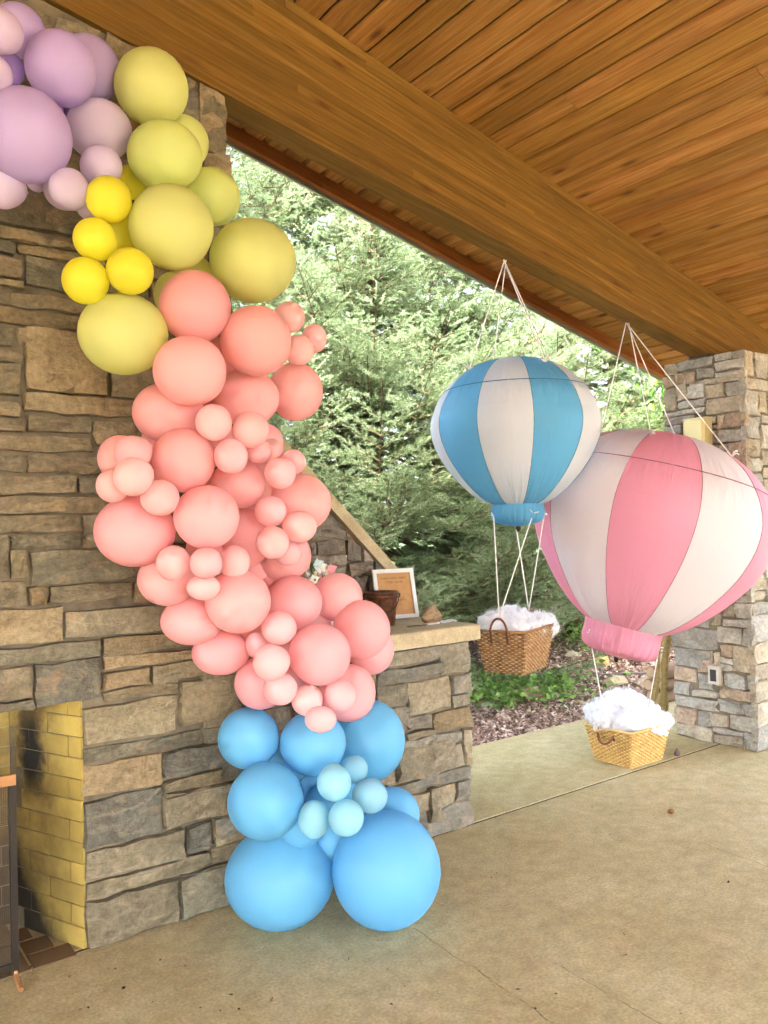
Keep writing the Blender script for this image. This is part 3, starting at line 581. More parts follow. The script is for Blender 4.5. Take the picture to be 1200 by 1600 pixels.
pl = [(wx, 3.012), (wx-.085, 3.012), (wx-.10, 3.03), (wx-.10, 3.155), (wx-.085, 3.172), (wx, 3.172)]
MB().prism(pl, 1.95, 2.165).build('housing', M_TAN, wl)
MB().prism([(x-.006 if x < wx else x+.004, 3.092+(y-3.092)*1.06) for x, y in pl], 2.166, 2.178).build('lid', M_TAN, wl)
MB().prism([(x-.006 if x < wx else x+.004, 3.092+(y-3.092)*1.06) for x, y in pl], 1.937, 1.949).build('lower_trim', M_TAN, wl)
ol = thing('power_outlet', (4.95, 3.06, .46), 'small weatherproof power outlet with pale plate set low in the stone pillar', 'outlet')
M_PLATE = simple('plate', (.55, .52, .46), .4, Metallic=.3)
MB().box((4.944, 3.022, .405), (4.972, 3.097, .522)).build('plate', M_PLATE, ol)
MB().box((4.939, 3.038, .425), (4.9435, 3.080, .502)).build('receptacle', simple('outlet_black', (.03, .025, .025), .4), ol)

# ------------------------------------------------------------------ balloon garland
gar = thing('balloon_garland', (1.6, 2.75, 0), 'garland of lavender, yellow, pink and blue balloons cascading down the fireplace', 'balloon garland')
def balloon_mesh():
    prof = []; n = 30; m = 22
    V = [(0, 0, 1.0)]; Fc = []
    for i in range(1, m):
        t = math.pi*i/m; r = math.sin(t); z = math.cos(t)
        if z < -.2:                                    # draw the neck out towards the knot
            k = (-z - .2)/.8; z = z - .10*k**2; r = r*(1 - .10*k)
        for j in range(n): V.append((r*math.cos(2*math.pi*j/n), r*math.sin(2*math.pi*j/n), z))
    for (r, z) in ((.05, -1.13), (.035, -1.16), (.06, -1.19), (.03, -1.21)):
        for j in range(n): V.append((r*math.cos(2*math.pi*j/n), r*math.sin(2*math.pi*j/n), z))
    rows = m - 1 + 4
    Fc += [(0, 1+j, 1+(j+1) % n) for j in range(n)]
    for i in range(rows-1):
        for j in range(n): Fc.append((1+i*n+j, 1+(i+1)*n+j, 1+(i+1)*n+(j+1) % n, 1+i*n+(j+1) % n))
    Fc.append(tuple(1+(rows-1)*n+j for j in range(n))[::-1])
    me = bpy.data.meshes.new('balloon'); me.from_pydata(V, [], Fc); me.materials.append(M_LATEX)
    me.polygons.foreach_set('use_smooth', [True]*len(me.polygons)); me.update(); return me
BME = balloon_mesh()
COL = {'L': lin(214,192,243), 'l': lin(228,212,242), 'v': lin(184,156,226), 'Y': lin(225,232,150), 'y': lin(243,240,74), 'P': lin(253,195,197), 'p': lin(252,207,209), 'B': lin(122,198,236), 'b': lin(164,218,234)}
LBL = {'L': 'lavender balloon', 'l': 'pale lavender balloon', 'v': 'violet balloon', 'Y': 'pale yellow balloon', 'y': 'bright yellow balloon', 'P': 'coral pink balloon', 'p': 'small pink balloon', 'B': 'sky blue balloon', 'b': 'small pale blue balloon'}
BAL = [  # pixel centre, half width, half height, distance of the centre from the wall (None: rests on the floor), colour
 (40,212,77,78,.40,'L'),(95,107,57,63,.36,'L'),(137,108,52,57,.21,'L'),(30,48,44,44,.21,'L'),(0,49,38,39,.44,'l'),(12,108,27,30,.30,'v'),(-10,117,31,34,.45,'l'),
 (155,204,53,51,.27,'l'),(158,260,34,34,.36,'l'),(108,295,33,33,.42,'l'),(5,292,36,36,.32,'l'),(58,284,17,17,.16,'l'),(103,298,36,32,.22,'l'),(141,325,22,20,.30,'l'),
 (237,137,59,64,.32,'Y'),(258,244,60,57,.40,'Y'),(285,222,42,44,.22,'Y'),(268,356,67,69,.48,'Y'),(330,308,47,47,.22,'Y'),(395,408,68,67,.42,'Y'),
 (170,312,37,38,.46,'y'),(148,374,35,34,.44,'y'),(134,439,38,38,.42,'y'),(203,424,38,38,.50,'y'),(195,366,30,32,.22,'y'),(204,285,26,28,.22,'y'),(193,522,72,65,.38,'Y'),(272,462,32,38,.26,'Y'),
 (305,480,57,58,.46,'P'),(297,580,59,55,.52,'P'),(400,533,56,56,.50,'P'),(452,496,25,25,.36,'p'),(491,529,20,23,.32,'p'),(467,547,24,24,.40,'p'),(462,612,43,46,.28,'P'),(385,622,52,45,.34,'P'),
 (263,645,57,48,.34,'P'),(334,660,29,29,.54,'p'),(392,671,29,29,.56,'p'),(361,713,27,28,.54,'p'),(287,719,50,51,.44,'P'),(372,757,43,38,.34,'P'),(403,704,21,20,.44,'p'),(425,705,18,20,.34,'p'),
 (438,739,25,25,.50,'p'),(458,722,20,20,.40,'p'),(190,716,38,37,.34,'P'),(208,708,30,28,.44,'p'),(208,745,31,31,.54,'p'),(176,759,27,27,.44,'p'),(250,778,31,29,.52,'p'),(211,830,65,56,.34,'P'),
 (323,808,52,50,.52,'P'),(468,786,50,46,.30,'P'),(423,799,25,24,.48,'p'),(468,823,27,25,.50,'p'),(426,848,26,26,.54,'p'),(385,840,42,46,.30,'P'),(443,868,44,40,.28,'P'),(450,864,22,20,.42,'p'),
 (271,880,28,28,.48,'p'),(322,880,26,25,.58,'p'),(366,878,25,26,.50,'p'),(318,918,27,20,.52,'p'),(262,905,48,42,.32,'P'),(372,940,52,50,.48,'P'),(300,970,50,38,.32,'P'),(458,941,46,42,.36,'P'),
 (527,933,40,38,.30,'P'),(565,983,45,47,.40,'P'),(345,1020,46,35,.32,'P'),(436,981,28,27,.50,'p'),(500,1022,49,49,.54,'P'),(402,1008,20,21,.40,'p'),(424,1035,29,29,.56,'p'),(408,1067,42,42,.38,'P'),
 (438,1076,27,26,.52,'p'),(580,1015,36,40,.30,'P'),(543,1082,45,46,.40,'P'),(480,1094,25,25,.54,'p'),(531,1088,26,26,.58,'p'),(501,1124,25,21,.62,'p'),
 (389,1153,49,49,.32,'B'),(489,1161,52,51,.46,'B'),(575,1157,58,66,.32,'B'),(415,1251,60,62,.48,'B'),(490,1228,26,28,.30,'B'),(522,1223,27,30,.66,'b'),(578,1243,28,28,.66,'b'),(553,1202,22,22,.54,'b'),
 (491,1280,25,31,.62,'b'),(541,1278,28,30,.72,'b'),(612,1272,44,44,.38,'B'),(437,1370,86,83,None,'B'),(604,1357,85,97,None,'B'),
 # the ones at the core of the garland, glimpsed in the gaps
 (70,165,30,30,.14,'v'),(125,175,28,28,.14,'v'),(235,300,30,30,.14,'Y'),(300,430,34,34,.16,'Y'),(345,560,34,34,.20,'P'),(330,690,40,40,.2,'P'),(405,775,36,36,.2,'P'),(330,860,40,40,.2,'P'),(415,920,38,38,.2,'P'),(480,985,40,40,.22,'P'),(455,1050,38,38,.22,'P'),(400,985,34,34,.2,'P'),(520,1200,36,36,.26,'B'),(470,1205,30,30,.24,'B'),(520,1310,40,40,.34,'B'),
 (395,735,34,34,.18,'P'),(440,770,34,34,.16,'P'),(415,690,28,28,.18,'P'),(350,765,34,34,.2,'P'),(395,885,34,34,.2,'P'),(300,905,34,34,.18,'P'),(430,1015,34,34,.2,'P'),(340,625,34,34,.2,'P'),(232,742,34,34,.2,'P'),(250,690,30,30,.18,'P'),(455,1185,34,34,.2,'B'),(540,1235,38,38,.32,'B'),(560,1205,34,34,.28,'B'),(470,1290,36,36,.36,'B'),(505,1255,30,30,.4,'B')]
br = random.Random(77)
RB = Matrix(((CR[0], CU[0], -CF[0]), (CR[1], CU[1], -CF[1]), (CR[2], CU[2], -CF[2])))
for (x, y, rx, ry, d, ck) in BAL:
    u, v = (x-600)/FPX, (y-800)/FPX
    if d is None:                                    # largest two rest on the concrete
        z = 3.0
        for _ in range(40):
            p = at(x, y, z); r = ry*z/FPX/math.sqrt(1+v*v); z += (p[2] - r - .002)*1.6
    else:
        p = at_y(x, y, YW - d); z = (p - CAM) @ CF
    sx, sy = rx*z/FPX/math.sqrt(1+u*u), ry*z/FPX/math.sqrt(1+v*v)
    p = at(x, y, z)
    o = bpy.data.objects.new('balloon', BME); C.objects.link(o); o.parent = gar
    o.location = p - ORG[gar.name]
    tl = .9 if sx < .08 else .55
    tilt = Matrix.Rotation(br.uniform(-tl, tl), 3, 'X') @ Matrix.Rotation(br.uniform(-tl, tl), 3, 'Y')
    # knot side (local -Z) points back to the wall, scale keeps the measured width and height
    o.rotation_euler = (RB @ (tilt if abs(sx-sy) < .06*sx else Matrix.Identity(3))).to_euler()
    o.scale = (sx, sy, (sx+sy)/2)
    c = COL[ck]; k = br.uniform(.95, 1.04)
    o.color = (min(1, c[0]*k), min(1, c[1]*k*br.uniform(.97, 1.03)), min(1, c[2]*k), 1); o['label'] = LBL[ck]

# ------------------------------------------------------------------ hot-air balloon decorations
def interp_prof(prof, n):
    p = np.array(prof, float); d = np.r_[0, np.cumsum(np.hypot(*np.diff(p, axis=0).T))]; d /= d[-1]
    t = np.linspace(0, 1, n)
    # smooth: Catmull-Rom over the given points
    out = []
    for tt in t:
        i = min(len(p)-2, max(0, int(np.searchsorted(d, tt)) - 1)); a = (tt - d[i])/(d[i+1]-d[i])
        P0, P1, P2, P3 = p[max(i-1,0)], p[i], p[i+1], p[min(i+2, len(p)-1)]
        out.append(.5*((2*P1)+(-P0+P2)*a+(2*P0-5*P1+4*P2-P3)*a*a+(-P0+3*P1-3*P2+P3)*a**3))
    return np.array(out)
def hot_air_balloon(label, ctr, R, axis, prof, collar, phase, ca, cb, hang, seamz, ropes_up, ropes_dn, rope_dn_pts):
    t = thing('hot_air_balloon', (hang[0], hang[1], hang[2]), label, 'balloon', 'hanging hot air balloon decorations')
    ax = np.array(axis, float); ax /= np.linalg.norm(ax)
    e1 = np.array([CR[0], CR[1], 0]); e1 -= ax*(e1 @ ax); e1 /= np.linalg.norm(e1); e2 = np.cross(ax, e1)   # e2 points away from the camera
    ctr = np.array(ctr, float); NG = 10; seg = 10; rows = 44
    pr = interp_prof(prof, rows)
    def P(r, z, a): return ctr + R*(ax*z + r*(e1*math.sin(a) - e2*math.cos(a)))
    rg = random.Random(len(label))
    zs_ = pr[:, 1]
    for g_ in range(NG):
        a0 = phase + g_*2*math.pi/NG; V = []; UV = []
        for (r, z) in pr:
            for k in range(seg+1):
                s = k/seg; a = a0 + s*2*math.pi/NG
                bulge = 1 + .018*math.sin(math.pi*s)*min(1, r*1.5) - .008
                wr = 0
                for c_, wd, am in ((seamz, .14, .010), (zs_[-1]+.05, .16, .012)):   # gathers along the sewn seams
                    wr += am*math.exp(-((z-c_)/wd)**2)*math.sin(a*44+3*math.sin(a*9)+z*4)
                V.append(P(r*(bulge+wr), z, a)); UV.append((a/(2*math.pi)*1.0, (z - zs_[-1])/(zs_[0]-zs_[-1])))
        Fc = [(i*(seg+1)+k, (i+1)*(seg+1)+k, (i+1)*(seg+1)+k+1, i*(seg+1)+k+1) for i in range(rows-1) for k in range(seg)]
        o = obj('panel', V, Fc, M_FAB, t, ca if g_ % 2 else cb, True)
        uvl = o.data.uv_layers.new(name='UVMap')
        for li, lp in enumerate(o.data.loops): uvl.data[li].uv = UV[lp.vertex_index]
    # collar
    cp = interp_prof(collar, 16); V = []; UV = []; n = 96
    for (r, z) in cp:
        for k in range(n+1):
            a = 2*math.pi*k/n; w_ = 1 + .03*math.sin(a*31+2*math.sin(5*a))*min(1, max(0, (collar[1][1]-z)*5))
            V.append(P(r*w_, z, a)); UV.append((a/(2*math.pi), .02))
    Fc = [(i*(n+1)+k, (i+1)*(n+1)+k, (i+1)*(n+1)+k+1, i*(n+1)+k+1) for i in range(len(cp)-1) for k in range(n)]
    o = obj('collar', V, Fc, M_FAB, t, ca, True); uvl = o.data.uv_layers.new(name='UVMap')
    for li, lp in enumerate(o.data.loops): uvl.data[li].uv = UV[lp.vertex_index]
    # stitched seams
    def ring(z, rad, col, name):
        i = int(np.argmin(abs(pr[:, 1]-z))); r = np.interp(-z, -pr[:, 1], pr[:, 0])
        pts = [P(r*1.016, z, 2*math.pi*k/64) for k in range(65)]
        MB().tube(pts, rad, 5).build(name, M_FAB, t, col, True)
    ring(seamz, .0024, tuple(x*.55 for x in ca), 'seam')
    for g_ in range(NG):
        a = phase + g_*2*math.pi/NG
        MB().tube([P(r*.994, z, a) for r, z in pr[2:]], .0016, 4).build('seam', M_FAB, t, tuple(x*.5 for x in ca), True)
    # valve under the collar
    q = P(0, cp[-1][1], 0); MB().lathe([(0, .0), (.014, .0), (.014, -.018), (.010, -.02), (.010, -.03), (0, -.03)], q, 12).build('valve', M_METAL, t, None, True)
    # ropes to the beam
    for (a, z) in ropes_up:
        r = np.interp(-z, -pr[:, 1], pr[:, 0]); p = P(r*1.0, z, a)
        h = np.array(hang) + np.array([rg.uniform(-.012, .012), rg.uniform(-.01, .01), 0])
        MB().tube([h, (h+p)/2 + np.array([0, 0, -.004]), p], .0034, 6).build('rope', M_ROPE, t, None, True)
        kb = MB()
        for _ in range(5):
            d = np.array([rg.uniform(-1, 1), rg.uniform(-1, 1), rg.uniform(.1, 1)])*.035; kb.tube([p, p+d*.6+np.array([0,0,.012]), p+d], .0034, 5)
        kb.build('knot', M_ROPE, t, None, True)
    for (a, z, rr_), end in zip(ropes_dn, rope_dn_pts):
        p = P(rr_, z, a); MB().tube([p, (p+np.array(end))/2, end], .0034, 6).build('rope', M_ROPE, t, None, True)
        kb = MB()
        for _ in range(4):
            d = np.array([rg.uniform(-1, 1), rg.uniform(-1, 1), rg.uniform(-.3, .8)])*.026; kb.tube([p, p+d*.5, p+d], .003, 5)
        kb.build('knot', M_ROPE, t, None, True)
    # hook in the beam
    MB().tube([np.array(hang)+np.array([0,0,.03]), np.array(hang)+np.array([0,0,-.01]), np.array(hang)+np.array([.012,0,-.02]), np.array(hang)+np.array([.016,0,-.008])], .003, 6).build('hook', M_METAL, t)
    return t
BLUE, WHT, PINK = lin(110,186,228), (.78,.79,.82), lin(236,166,190)
def basket(label, corner, ux, uy, wb, db, wt, dt, h, zb0, mat, handle_mat, handle_up, rim_col, group):
    """flared woven basket; corner = near bottom corner, ux/uy unit directions of its two visible sides"""
    ux, uy = np.array([*ux, 0.]), np.array([*uy, 0.]); c0 = np.array([corner[0], corner[1], zb0])
    ctr = c0 + ux*wb/2 + uy*db/2
    t = thing('wicker_basket', ctr, label, 'basket', group)
    def B(s, q, k):    # s,q in -1..1 , k height 0..1
        hw, hd = (wb + (wt-wb)*k)/2, (db + (dt-db)*k)/2
        return ctr + ux*s*hw + uy*q*hd + np.array([0, 0, h*k])
    rg = random.Random(9)
    sides = [lambda a, k: B(a, -1, k), lambda a, k: B(1, a, k), lambda a, k: B(-a, 1, k), lambda a, k: B(-1, -a, k)]
    nrm = [-uy, ux, uy, -ux]; lens = [wt, dt, wt, dt]
    for sd, nv, L in zip(sides, nrm, lens):
        nc = int(L/.022); nr = int(h/.0105); V = []; Fc = []; tint = []
        for j in range(nr):
            for i in range(nc):
                s0, s1 = -1+2*i/nc, -1+2*(i+1)/nc; k0, k1 = j/nr, (j+1)/nr
                up = (i+j) % 2 == 0; hgt = .0055 if up else .0015; jt = rg.uniform(-.3, .3)
                b = len(V); ov = .10
                m0, m1 = s0 - (ov/nc if up else 0), s1 + (ov/nc if up else 0)
                V += [sd(m0, k0+.06/nr) - nv*.003, sd(m1, k0+.06/nr) - nv*.003, sd(m1, k1-.06/nr) - nv*.003, sd(m0, k1-.06/nr) - nv*.003,
                      sd(s0*.72+s1*.28, k0+.3/nr)+nv*hgt, sd(s0*.28+s1*.72, k0+.3/nr)+nv*hgt, sd(s0*.28+s1*.72, k1-.3/nr)+nv*hgt, sd(s0*.72+s1*.28, k1-.3/nr)+nv*hgt]
                Fc += [(b,b+1,b+5,b+4),(b+1,b+2,b+6,b+5),(b+2,b+3,b+7,b+6),(b+3,b,b+4,b+7),(b+4,b+5,b+6,b+7)]
                tv = (.62 if up else .30) + jt*.5; tint += [max(0, tv-.30)]*4 + [min(1, max(0, tv))]*4
        b = len(V); V += [sd(-1,0)-nv*.004, sd(1,0)-nv*.004, sd(1,1)-nv*.004, sd(-1,1)-nv*.004]; Fc.append((b,b+1,b+2,b+3)); tint += [.05]*4
        o = obj('woven_side', V, Fc, mat, t)
        at_ = o.data.attributes.new('tint', 'FLOAT', 'POINT'); at_.data.foreach_set('value', tint)
    MB().add([B(-1,-1,.02), B(1,-1,.02), B(1,1,.02), B(-1,1,.02), B(-1,-1,0), B(1,-1,0), B(1,1,0), B(-1,1,0)], [(0,1,2,3),(7,6,5,4),(0,4,5,1),(1,5,6,2),(2,6,7,3),(3,7,4,0)]).build('bottom', rim_col, t)
    MB().tube([B(-1,-1,1), B(1,-1,1), B(1,1,1), B(-1,1,1), B(-1,-1,1)], .0075, 7).build('rim', rim_col, t, None, True)
    for s in (-1, 1):
        pts = []
        for i in range(13):
            a = math.pi*i/12
            q = .34*math.cos(a)
            base = B(s, q, .72 if i in (0, 12) else .94)
            dz = math.sin(a)*(.085 if handle_up else -.075); out = ux*s*(.016 if handle_up else .016 + .022*math.sin(a))
            pts.append(base + out + np.array([0, 0, dz]))
        MB().tube(pts, .0065, 7).build('handle', handle_mat, t, None, True)
    return t, B
def cloud(label, lumps, seed, fuzz=12000):
    """one fluff of cotton batting made from merged lumps with loose fibres"""
    rg = np.random.default_rng(seed); V = []; Fc = []
    ctr = np.mean([l[0] for l in lumps], axis=0)
    fib = []
    for (c, r) in lumps:
        bm = bmesh.new(); bmesh.ops.create_icosphere(bm, subdivisions=4, radius=1.0); n0 = len(V)
        bm.verts.ensure_lookup_table(); off = Vector(rg.uniform(-9, 9, 3))
        c = np.array(c, float)
        rv = np.array(r if hasattr(r, '__len__') else (r, r, r), float)
        for v in bm.verts:
            d = v.co.normalized(); f = noise.fractal(d*2.0+off, .8, 2.2, 4); f2 = noise.noise(d*9+off)
            k = 1 + .30*f + .05*f2; V.append(c + np.array(d)*rv*k)
            if rg.random() < fuzz/len(lumps)/len(bm.verts): fib.append((c + np.array(d)*rv*k*.97, np.array(d), rv.mean()))
        Fc += [tuple(n0+v.index for v in f.verts) for f in bm.faces]; bm.free()
    t = obj('cotton_cloud', V, Fc, M_COTTON, None, None, True, origin=(ctr[0], ctr[1], min(v[2] for v in V)))
    tag(t, label, 'cotton')
    W = []; Q = []
    for (p, d, r) in fib:
        for _ in range(2):
            w_ = rg.normal(size=3); dd = d + .9*w_; dd /= np.linalg.norm(dd); L = rg.uniform(.010, .034)
            s = np.cross(dd, rg.normal(size=3)); s /= np.linalg.norm(s)
            m_ = p + dd*L*.55 + rg.normal(size=3)*.003; e_ = p + dd*L + rg.normal(size=3)*.006; b = len(W)
            W += [p - s*.0007, p + s*.0007, m_ - s*.0006, m_ + s*.0006, e_]; Q += [(b, b+1, b+3, b+2), (b+2, b+3, b+4)]
    f = obj('loose_fibres', W, Q, M_COTTON, t); f['kind'] = 'stuff'
    return t

M_WV1 = mat_weave('seagrass_brown', (.13,.06,.024), (.44,.26,.12), (.68,.48,.27))
M_WV2 = mat_weave('seagrass_gold', (.28,.14,.03), (.68,.46,.16), (.88,.68,.32))
M_LEATHER = simple('leather', (.15,.045,.022), .5); M_RIM1 = simple('rim_brown', (.30,.16,.06), .7); M_RIM2 = simple('rim_gold', (.62,.42,.16), .7)

# blue balloon and its basket
DB = 4.49
hangB = np.array([3.205, 3.155, zb(3.205) - .004])
cB = at(805, 667, DB); RBl = 131*DB/FPX
# basket: left face seen between px 746..819, right face 819..883
DK = 4.36
nb_ = at(819, 1055, DK)
azl = math.radians(130)       # direction of the side running away to the left
hl = np.array([CR[0], CR[1]]); 
ux = np.array([.985, -.17]); uy = np.array([.17, .985])
ang = math.radians(20); 
ux = np.array([math.cos(ang), math.sin(ang)]); uy = np.array([-math.sin(ang), math.cos(ang)])
bkB, BB = basket('brown woven basket hanging in the air under the blue and white balloon', nb_, ux, uy, .315, .235, .40, .305, .235, nb_[2], M_WV1, M_LEATHER, True, M_RIM1, 'woven baskets')
hA, hB_ = BB(-1, 0, 1) + np.array([0, 0, .075]), BB(1, 0, 1) + np.array([0, 0, .075])
profB = [(0, .80), (.28, .785), (.52, .70), (.74, .54), (.90, .33), (.985, .12), (1.0, -.03), (.97, -.18), (.885, -.37), (.745, -.575), (.58, -.75), (.42, -.875), (.305, -.925)]
colB = [(.305, -.920), (.315, -.98), (.315, -1.05), (.28, -1.12), (.17, -1.165), (.02, -1.185)]
hot_air_balloon('blue and white striped cloth balloon hanging from the beam, the smaller one', cB, RBl, (0, 0, 1), profB, colB, math.radians(-33.7), BLUE, WHT, hangB, .42,
    [(math.radians(a), .66) for a in (-70, 28, 110, 200)], [(math.radians(-75), -1.05, .31), (math.radians(25), -1.04, .31), (math.radians(75), -1.05, .31), (math.radians(180), -1.13, .2)], [hA, hA, hB_, hB_])
# pink balloon: bigger, leaning, its basket stands on the floor
DP = 4.85
hangP = np.array([4.265, 3.15, zb(4.265) - .004])
cP = at(1017, 806, DP); RPk = 181*DP/FPX
axP = (at(1040, 690, DP+.02) - at(956, 1030, DP)); 
kx, ky = np.array([1.0, 0]), np.array([0, 1.0])
bkP, BP = basket('golden woven basket standing on the concrete floor under the pink balloon', (4.098, 3.10), kx, ky, .315, .275, .40, .36, .225, .003, M_WV2, M_LEATHER, False, M_RIM2, 'woven baskets')
hA, hB_ = BP(-1, 0, 1), BP(1, 0, 1)
profP = [(0, .70), (.30, .685), (.54, .61), (.75, .47), (.90, .29), (.985, .10), (1.0, -.04), (.975, -.20), (.90, -.39), (.775, -.58), (.62, -.76), (.46, -.90), (.335, -.975)]
colP = [(.335, -.970), (.325, -1.03), (.325, -1.12), (.29, -1.20), (.17, -1.235), (.02, -1.25)]
hot_air_balloon('large pink and white striped cloth balloon hanging in front of the stone pillar', cP, RPk, axP, profP, colP, math.radians(-70.5), PINK, WHT, hangP, .34,
    [(math.radians(a), .585) for a in (-113, -32, 40, 142)], [(math.radians(-70), -1.10, .325), (math.radians(80), -1.08, .325)], [hA + np.array([0, 0, .0]), hB_])
rngc = random.Random(5)
z1 = BB(0, 0, 1)[2]
lum = []
for (s, q, dz, r) in ((-.5, -.35, .015, .075), (-.45, .35, .03, .095), (.05, 0, .01, .10), (.1, .55, .03, .09), (.5, .1, .03, .09), (-.62, .5, .05, .075), (.15, -.45, .005, .08), (-.2, .4, .06, .07), (.62, .5, .05, .085)):
    p = BB(s, q, 1); lum.append((p + np.array([0, 0, dz-.02]), (r, r, r*.85)))
lum.append((BB(1.10, -.62, 1) + np.array([0, 0, -.012]), .072)); lum.append((BB(1.22, -.30, 1) + np.array([0, 0, -.005]), .06)); lum.append((BB(.8, -.5, 1) + np.array([0, 0, .0]), .07))
cloud('white cotton fluff filling the hanging brown basket and spilling over its side', lum, 3)
lum = []
for (s, q, dz, r) in ((-.6, -.45, .05, .085), (-.6, .5, .07, .11), (0, -.5, .03, .10), (.1, .1, .07, .13), (.0, .6, .08, .12), (.65, -.5, .02, .11), (.7, .3, .06, .13), (-.15, .2, .15, .085), (.35, .3, .13, .085), (.95, -.35, .01, .075), (-.95, .1, .07, .07)):
    p = BP(s, q, 1); lum.append((p + np.array([0, 0, dz-.01]), (r, r, r*.85)))
cloud('white cotton fluff heaped in the golden basket on the floor', lum, 8)

# ------------------------------------------------------------------ things on the counter
ZC = 1.0075
bc = at_z(597, 977, ZC)
bu = thing('metal_bucket', bc, 'dark bronze hammered metal bucket on the stone counter', 'bucket')
M_BRZ = M('bronze'); _v, _o = M_BRZ.ocoord(); _n = M_BRZ.noise(30, 4, .6, _v)
M_BRZ.base(M_BRZ.ramp(_n, [(.3, (.05, .018, .010)), (.7, (.17, .075, .042))])); M_BRZ.set(Roughness=.42, Metallic=.65)
_w = M_BRZ.n('TexVoronoi'); _w.inputs['Scale'].default_value = 42; M_BRZ.l(_v, _w.inputs['Vector']); M_BRZ.l(M_BRZ.bump(_w.outputs['Distance'], .6, .006), M_BRZ.b.inputs['Normal']); M_BRZ = M_BRZ.m
MB().lathe([(0, .0), (.064, 0), (.066, .004), (.083, .15), (.088, .165), (.090, .170), (.086, .172), (.081, .150), (.062, .008), (0, .008)], bc, 28).build('pail', M_BRZ, bu, None, True)
MB().lathe([(.0835, .138), (.0865, .138), (.0895, .157), (.0865, .157)], bc, 28).build('band', M_BRZ, bu, None, True)
e_ = np.array([CR[0], CR[1], 0]); e_ /= np.linalg.norm(e_); f_ = np.array([-e_[1], e_[0], 0])
hp = [bc + e_*.088*math.cos(a) - f_*.012 + np.array([0, 0, .155 - .13*math.sin(a)]) - f_*.09*math.sin(a) for a in np.linspace(-.02, 1.0, 9)]
hp = [bc + e_*.0895*math.cos(a) + np.array([0, 0, .15 - .085*abs(math.sin(a))]) - f_*.086*math.sin(a) for a in np.linspace(0, math.pi, 15)]
MB().tube(hp, .0028, 6).build('handle', M_METAL, bu, None, True)
for s in (-1, 1): MB().lathe([(0, -.012), (.009, -.01), (.009, .01), (0, .012)], bc + e_*.089*s + np.array([0, 0, .152]), 10).build('ear', M_METAL, bu)

fb = at_z(622, 968.2, ZC) ; fw, fh, ft = .240, .272, .016; lean = math.radians(15)
yb_ = fb[1]; xc = fb[0]
fr = thing('picture_frame', (xc, yb_, ZC), 'white picture frame with a brown paper sign leaning back on the counter', 'picture frame')
ra = math.radians(14); bk_ = np.array([math.sin(ra), math.cos(ra), 0]); zz_ = np.array([0, 0, 1.0]); up = bk_*math.sin(lean) + zz_*math.cos(lean); nn = -bk_*math.cos(lean) + zz_*math.sin(lean); xx = np.array([math.cos(ra), -math.sin(ra), 0])
o0 = np.array([xc, yb_, ZC + .004])
def FQ(u0, u1, v0, v1, d0, d1):
    P_ = lambda u, v, d: o0 + xx*u + up*v + nn*d
    return [P_(u0,v0,d0), P_(u1,v0,d0), P_(u1,v0,d1), P_(u0,v0,d1), P_(u0,v1,d0), P_(u1,v1,d0), P_(u1,v1,d1), P_(u0,v1,d1)]
M_WF = simple('white_frame', (.62, .66, .72), .4); bwid = .021
MB().hexa(FQ(-fw/2, fw/2, 0, bwid, 0, ft)).build('frame_rail', M_WF, fr); MB().hexa(FQ(-fw/2, fw/2, fh-bwid, fh, 0, ft)).build('frame_rail', M_WF, fr)
MB().hexa(FQ(-fw/2, -fw/2+bwid, bwid+.0005, fh-bwid-.0005, 0, ft)).build('frame_stile', M_WF, fr); MB().hexa(FQ(fw/2-bwid, fw/2, bwid+.0005, fh-bwid-.0005, 0, ft)).build('frame_stile', M_WF, fr)
m_ = M('kraft_paper'); _v, _o = m_.ocoord(); m_.base(m_.ramp(m_.noise(40, 4, .6, _v), [(.3, (.36, .19, .075)), (.7, (.44, .25, .105))])); m_.set(Roughness=.8)
MB().hexa(FQ(-fw/2+bwid-.002, fw/2-bwid+.002, bwid-.002, fh-bwid+.002, .002, .006)).build('paper', m_.m, fr)
MB().hexa(FQ(-.02, .02, .01, .16, -.012, -.001)).build('easel_leg', M_WF, fr)
def text(s, size, u, v, par, mat):
    cu = bpy.data.curves.new('lettering', 'FONT'); cu.body = s; cu.size = size; cu.align_x = 'CENTER'
    to = bpy.data.objects.new('lettering_tmp', cu); C.objects.link(to); bpy.context.view_layer.update()
    me = bpy.data.meshes.new_from_object(to.evaluated_get(bpy.context.evaluated_depsgraph_get())); bpy.data.objects.remove(to)
    co = np.array([o0 + xx*(u + p.co.x) + up*(v + p.co.y) + nn*.0066 for p in me.vertices])
    fs = [list(p.vertices) for p in me.polygons]; bpy.data.meshes.remove(me)
    obj('lettering', co, fs, mat, par)
M_INK = simple('ink', (.09, .035, .018), .7)
text('PLEASE WRITE DOWN', .0150, 0, fh-bwid-.034, fr, M_INK); text('YOUR WISHES', .0150, .004, fh-bwid-.056, fr, M_INK)
sw = [o0 + xx*(.012+.040*i/14) + up*(.098 + .010*math.sin(i*1.3) + .012*i/14) + nn*.0068 for i in range(15)]
MB().tube(sw, .0009, 4).build('flourish', M_INK, fr)

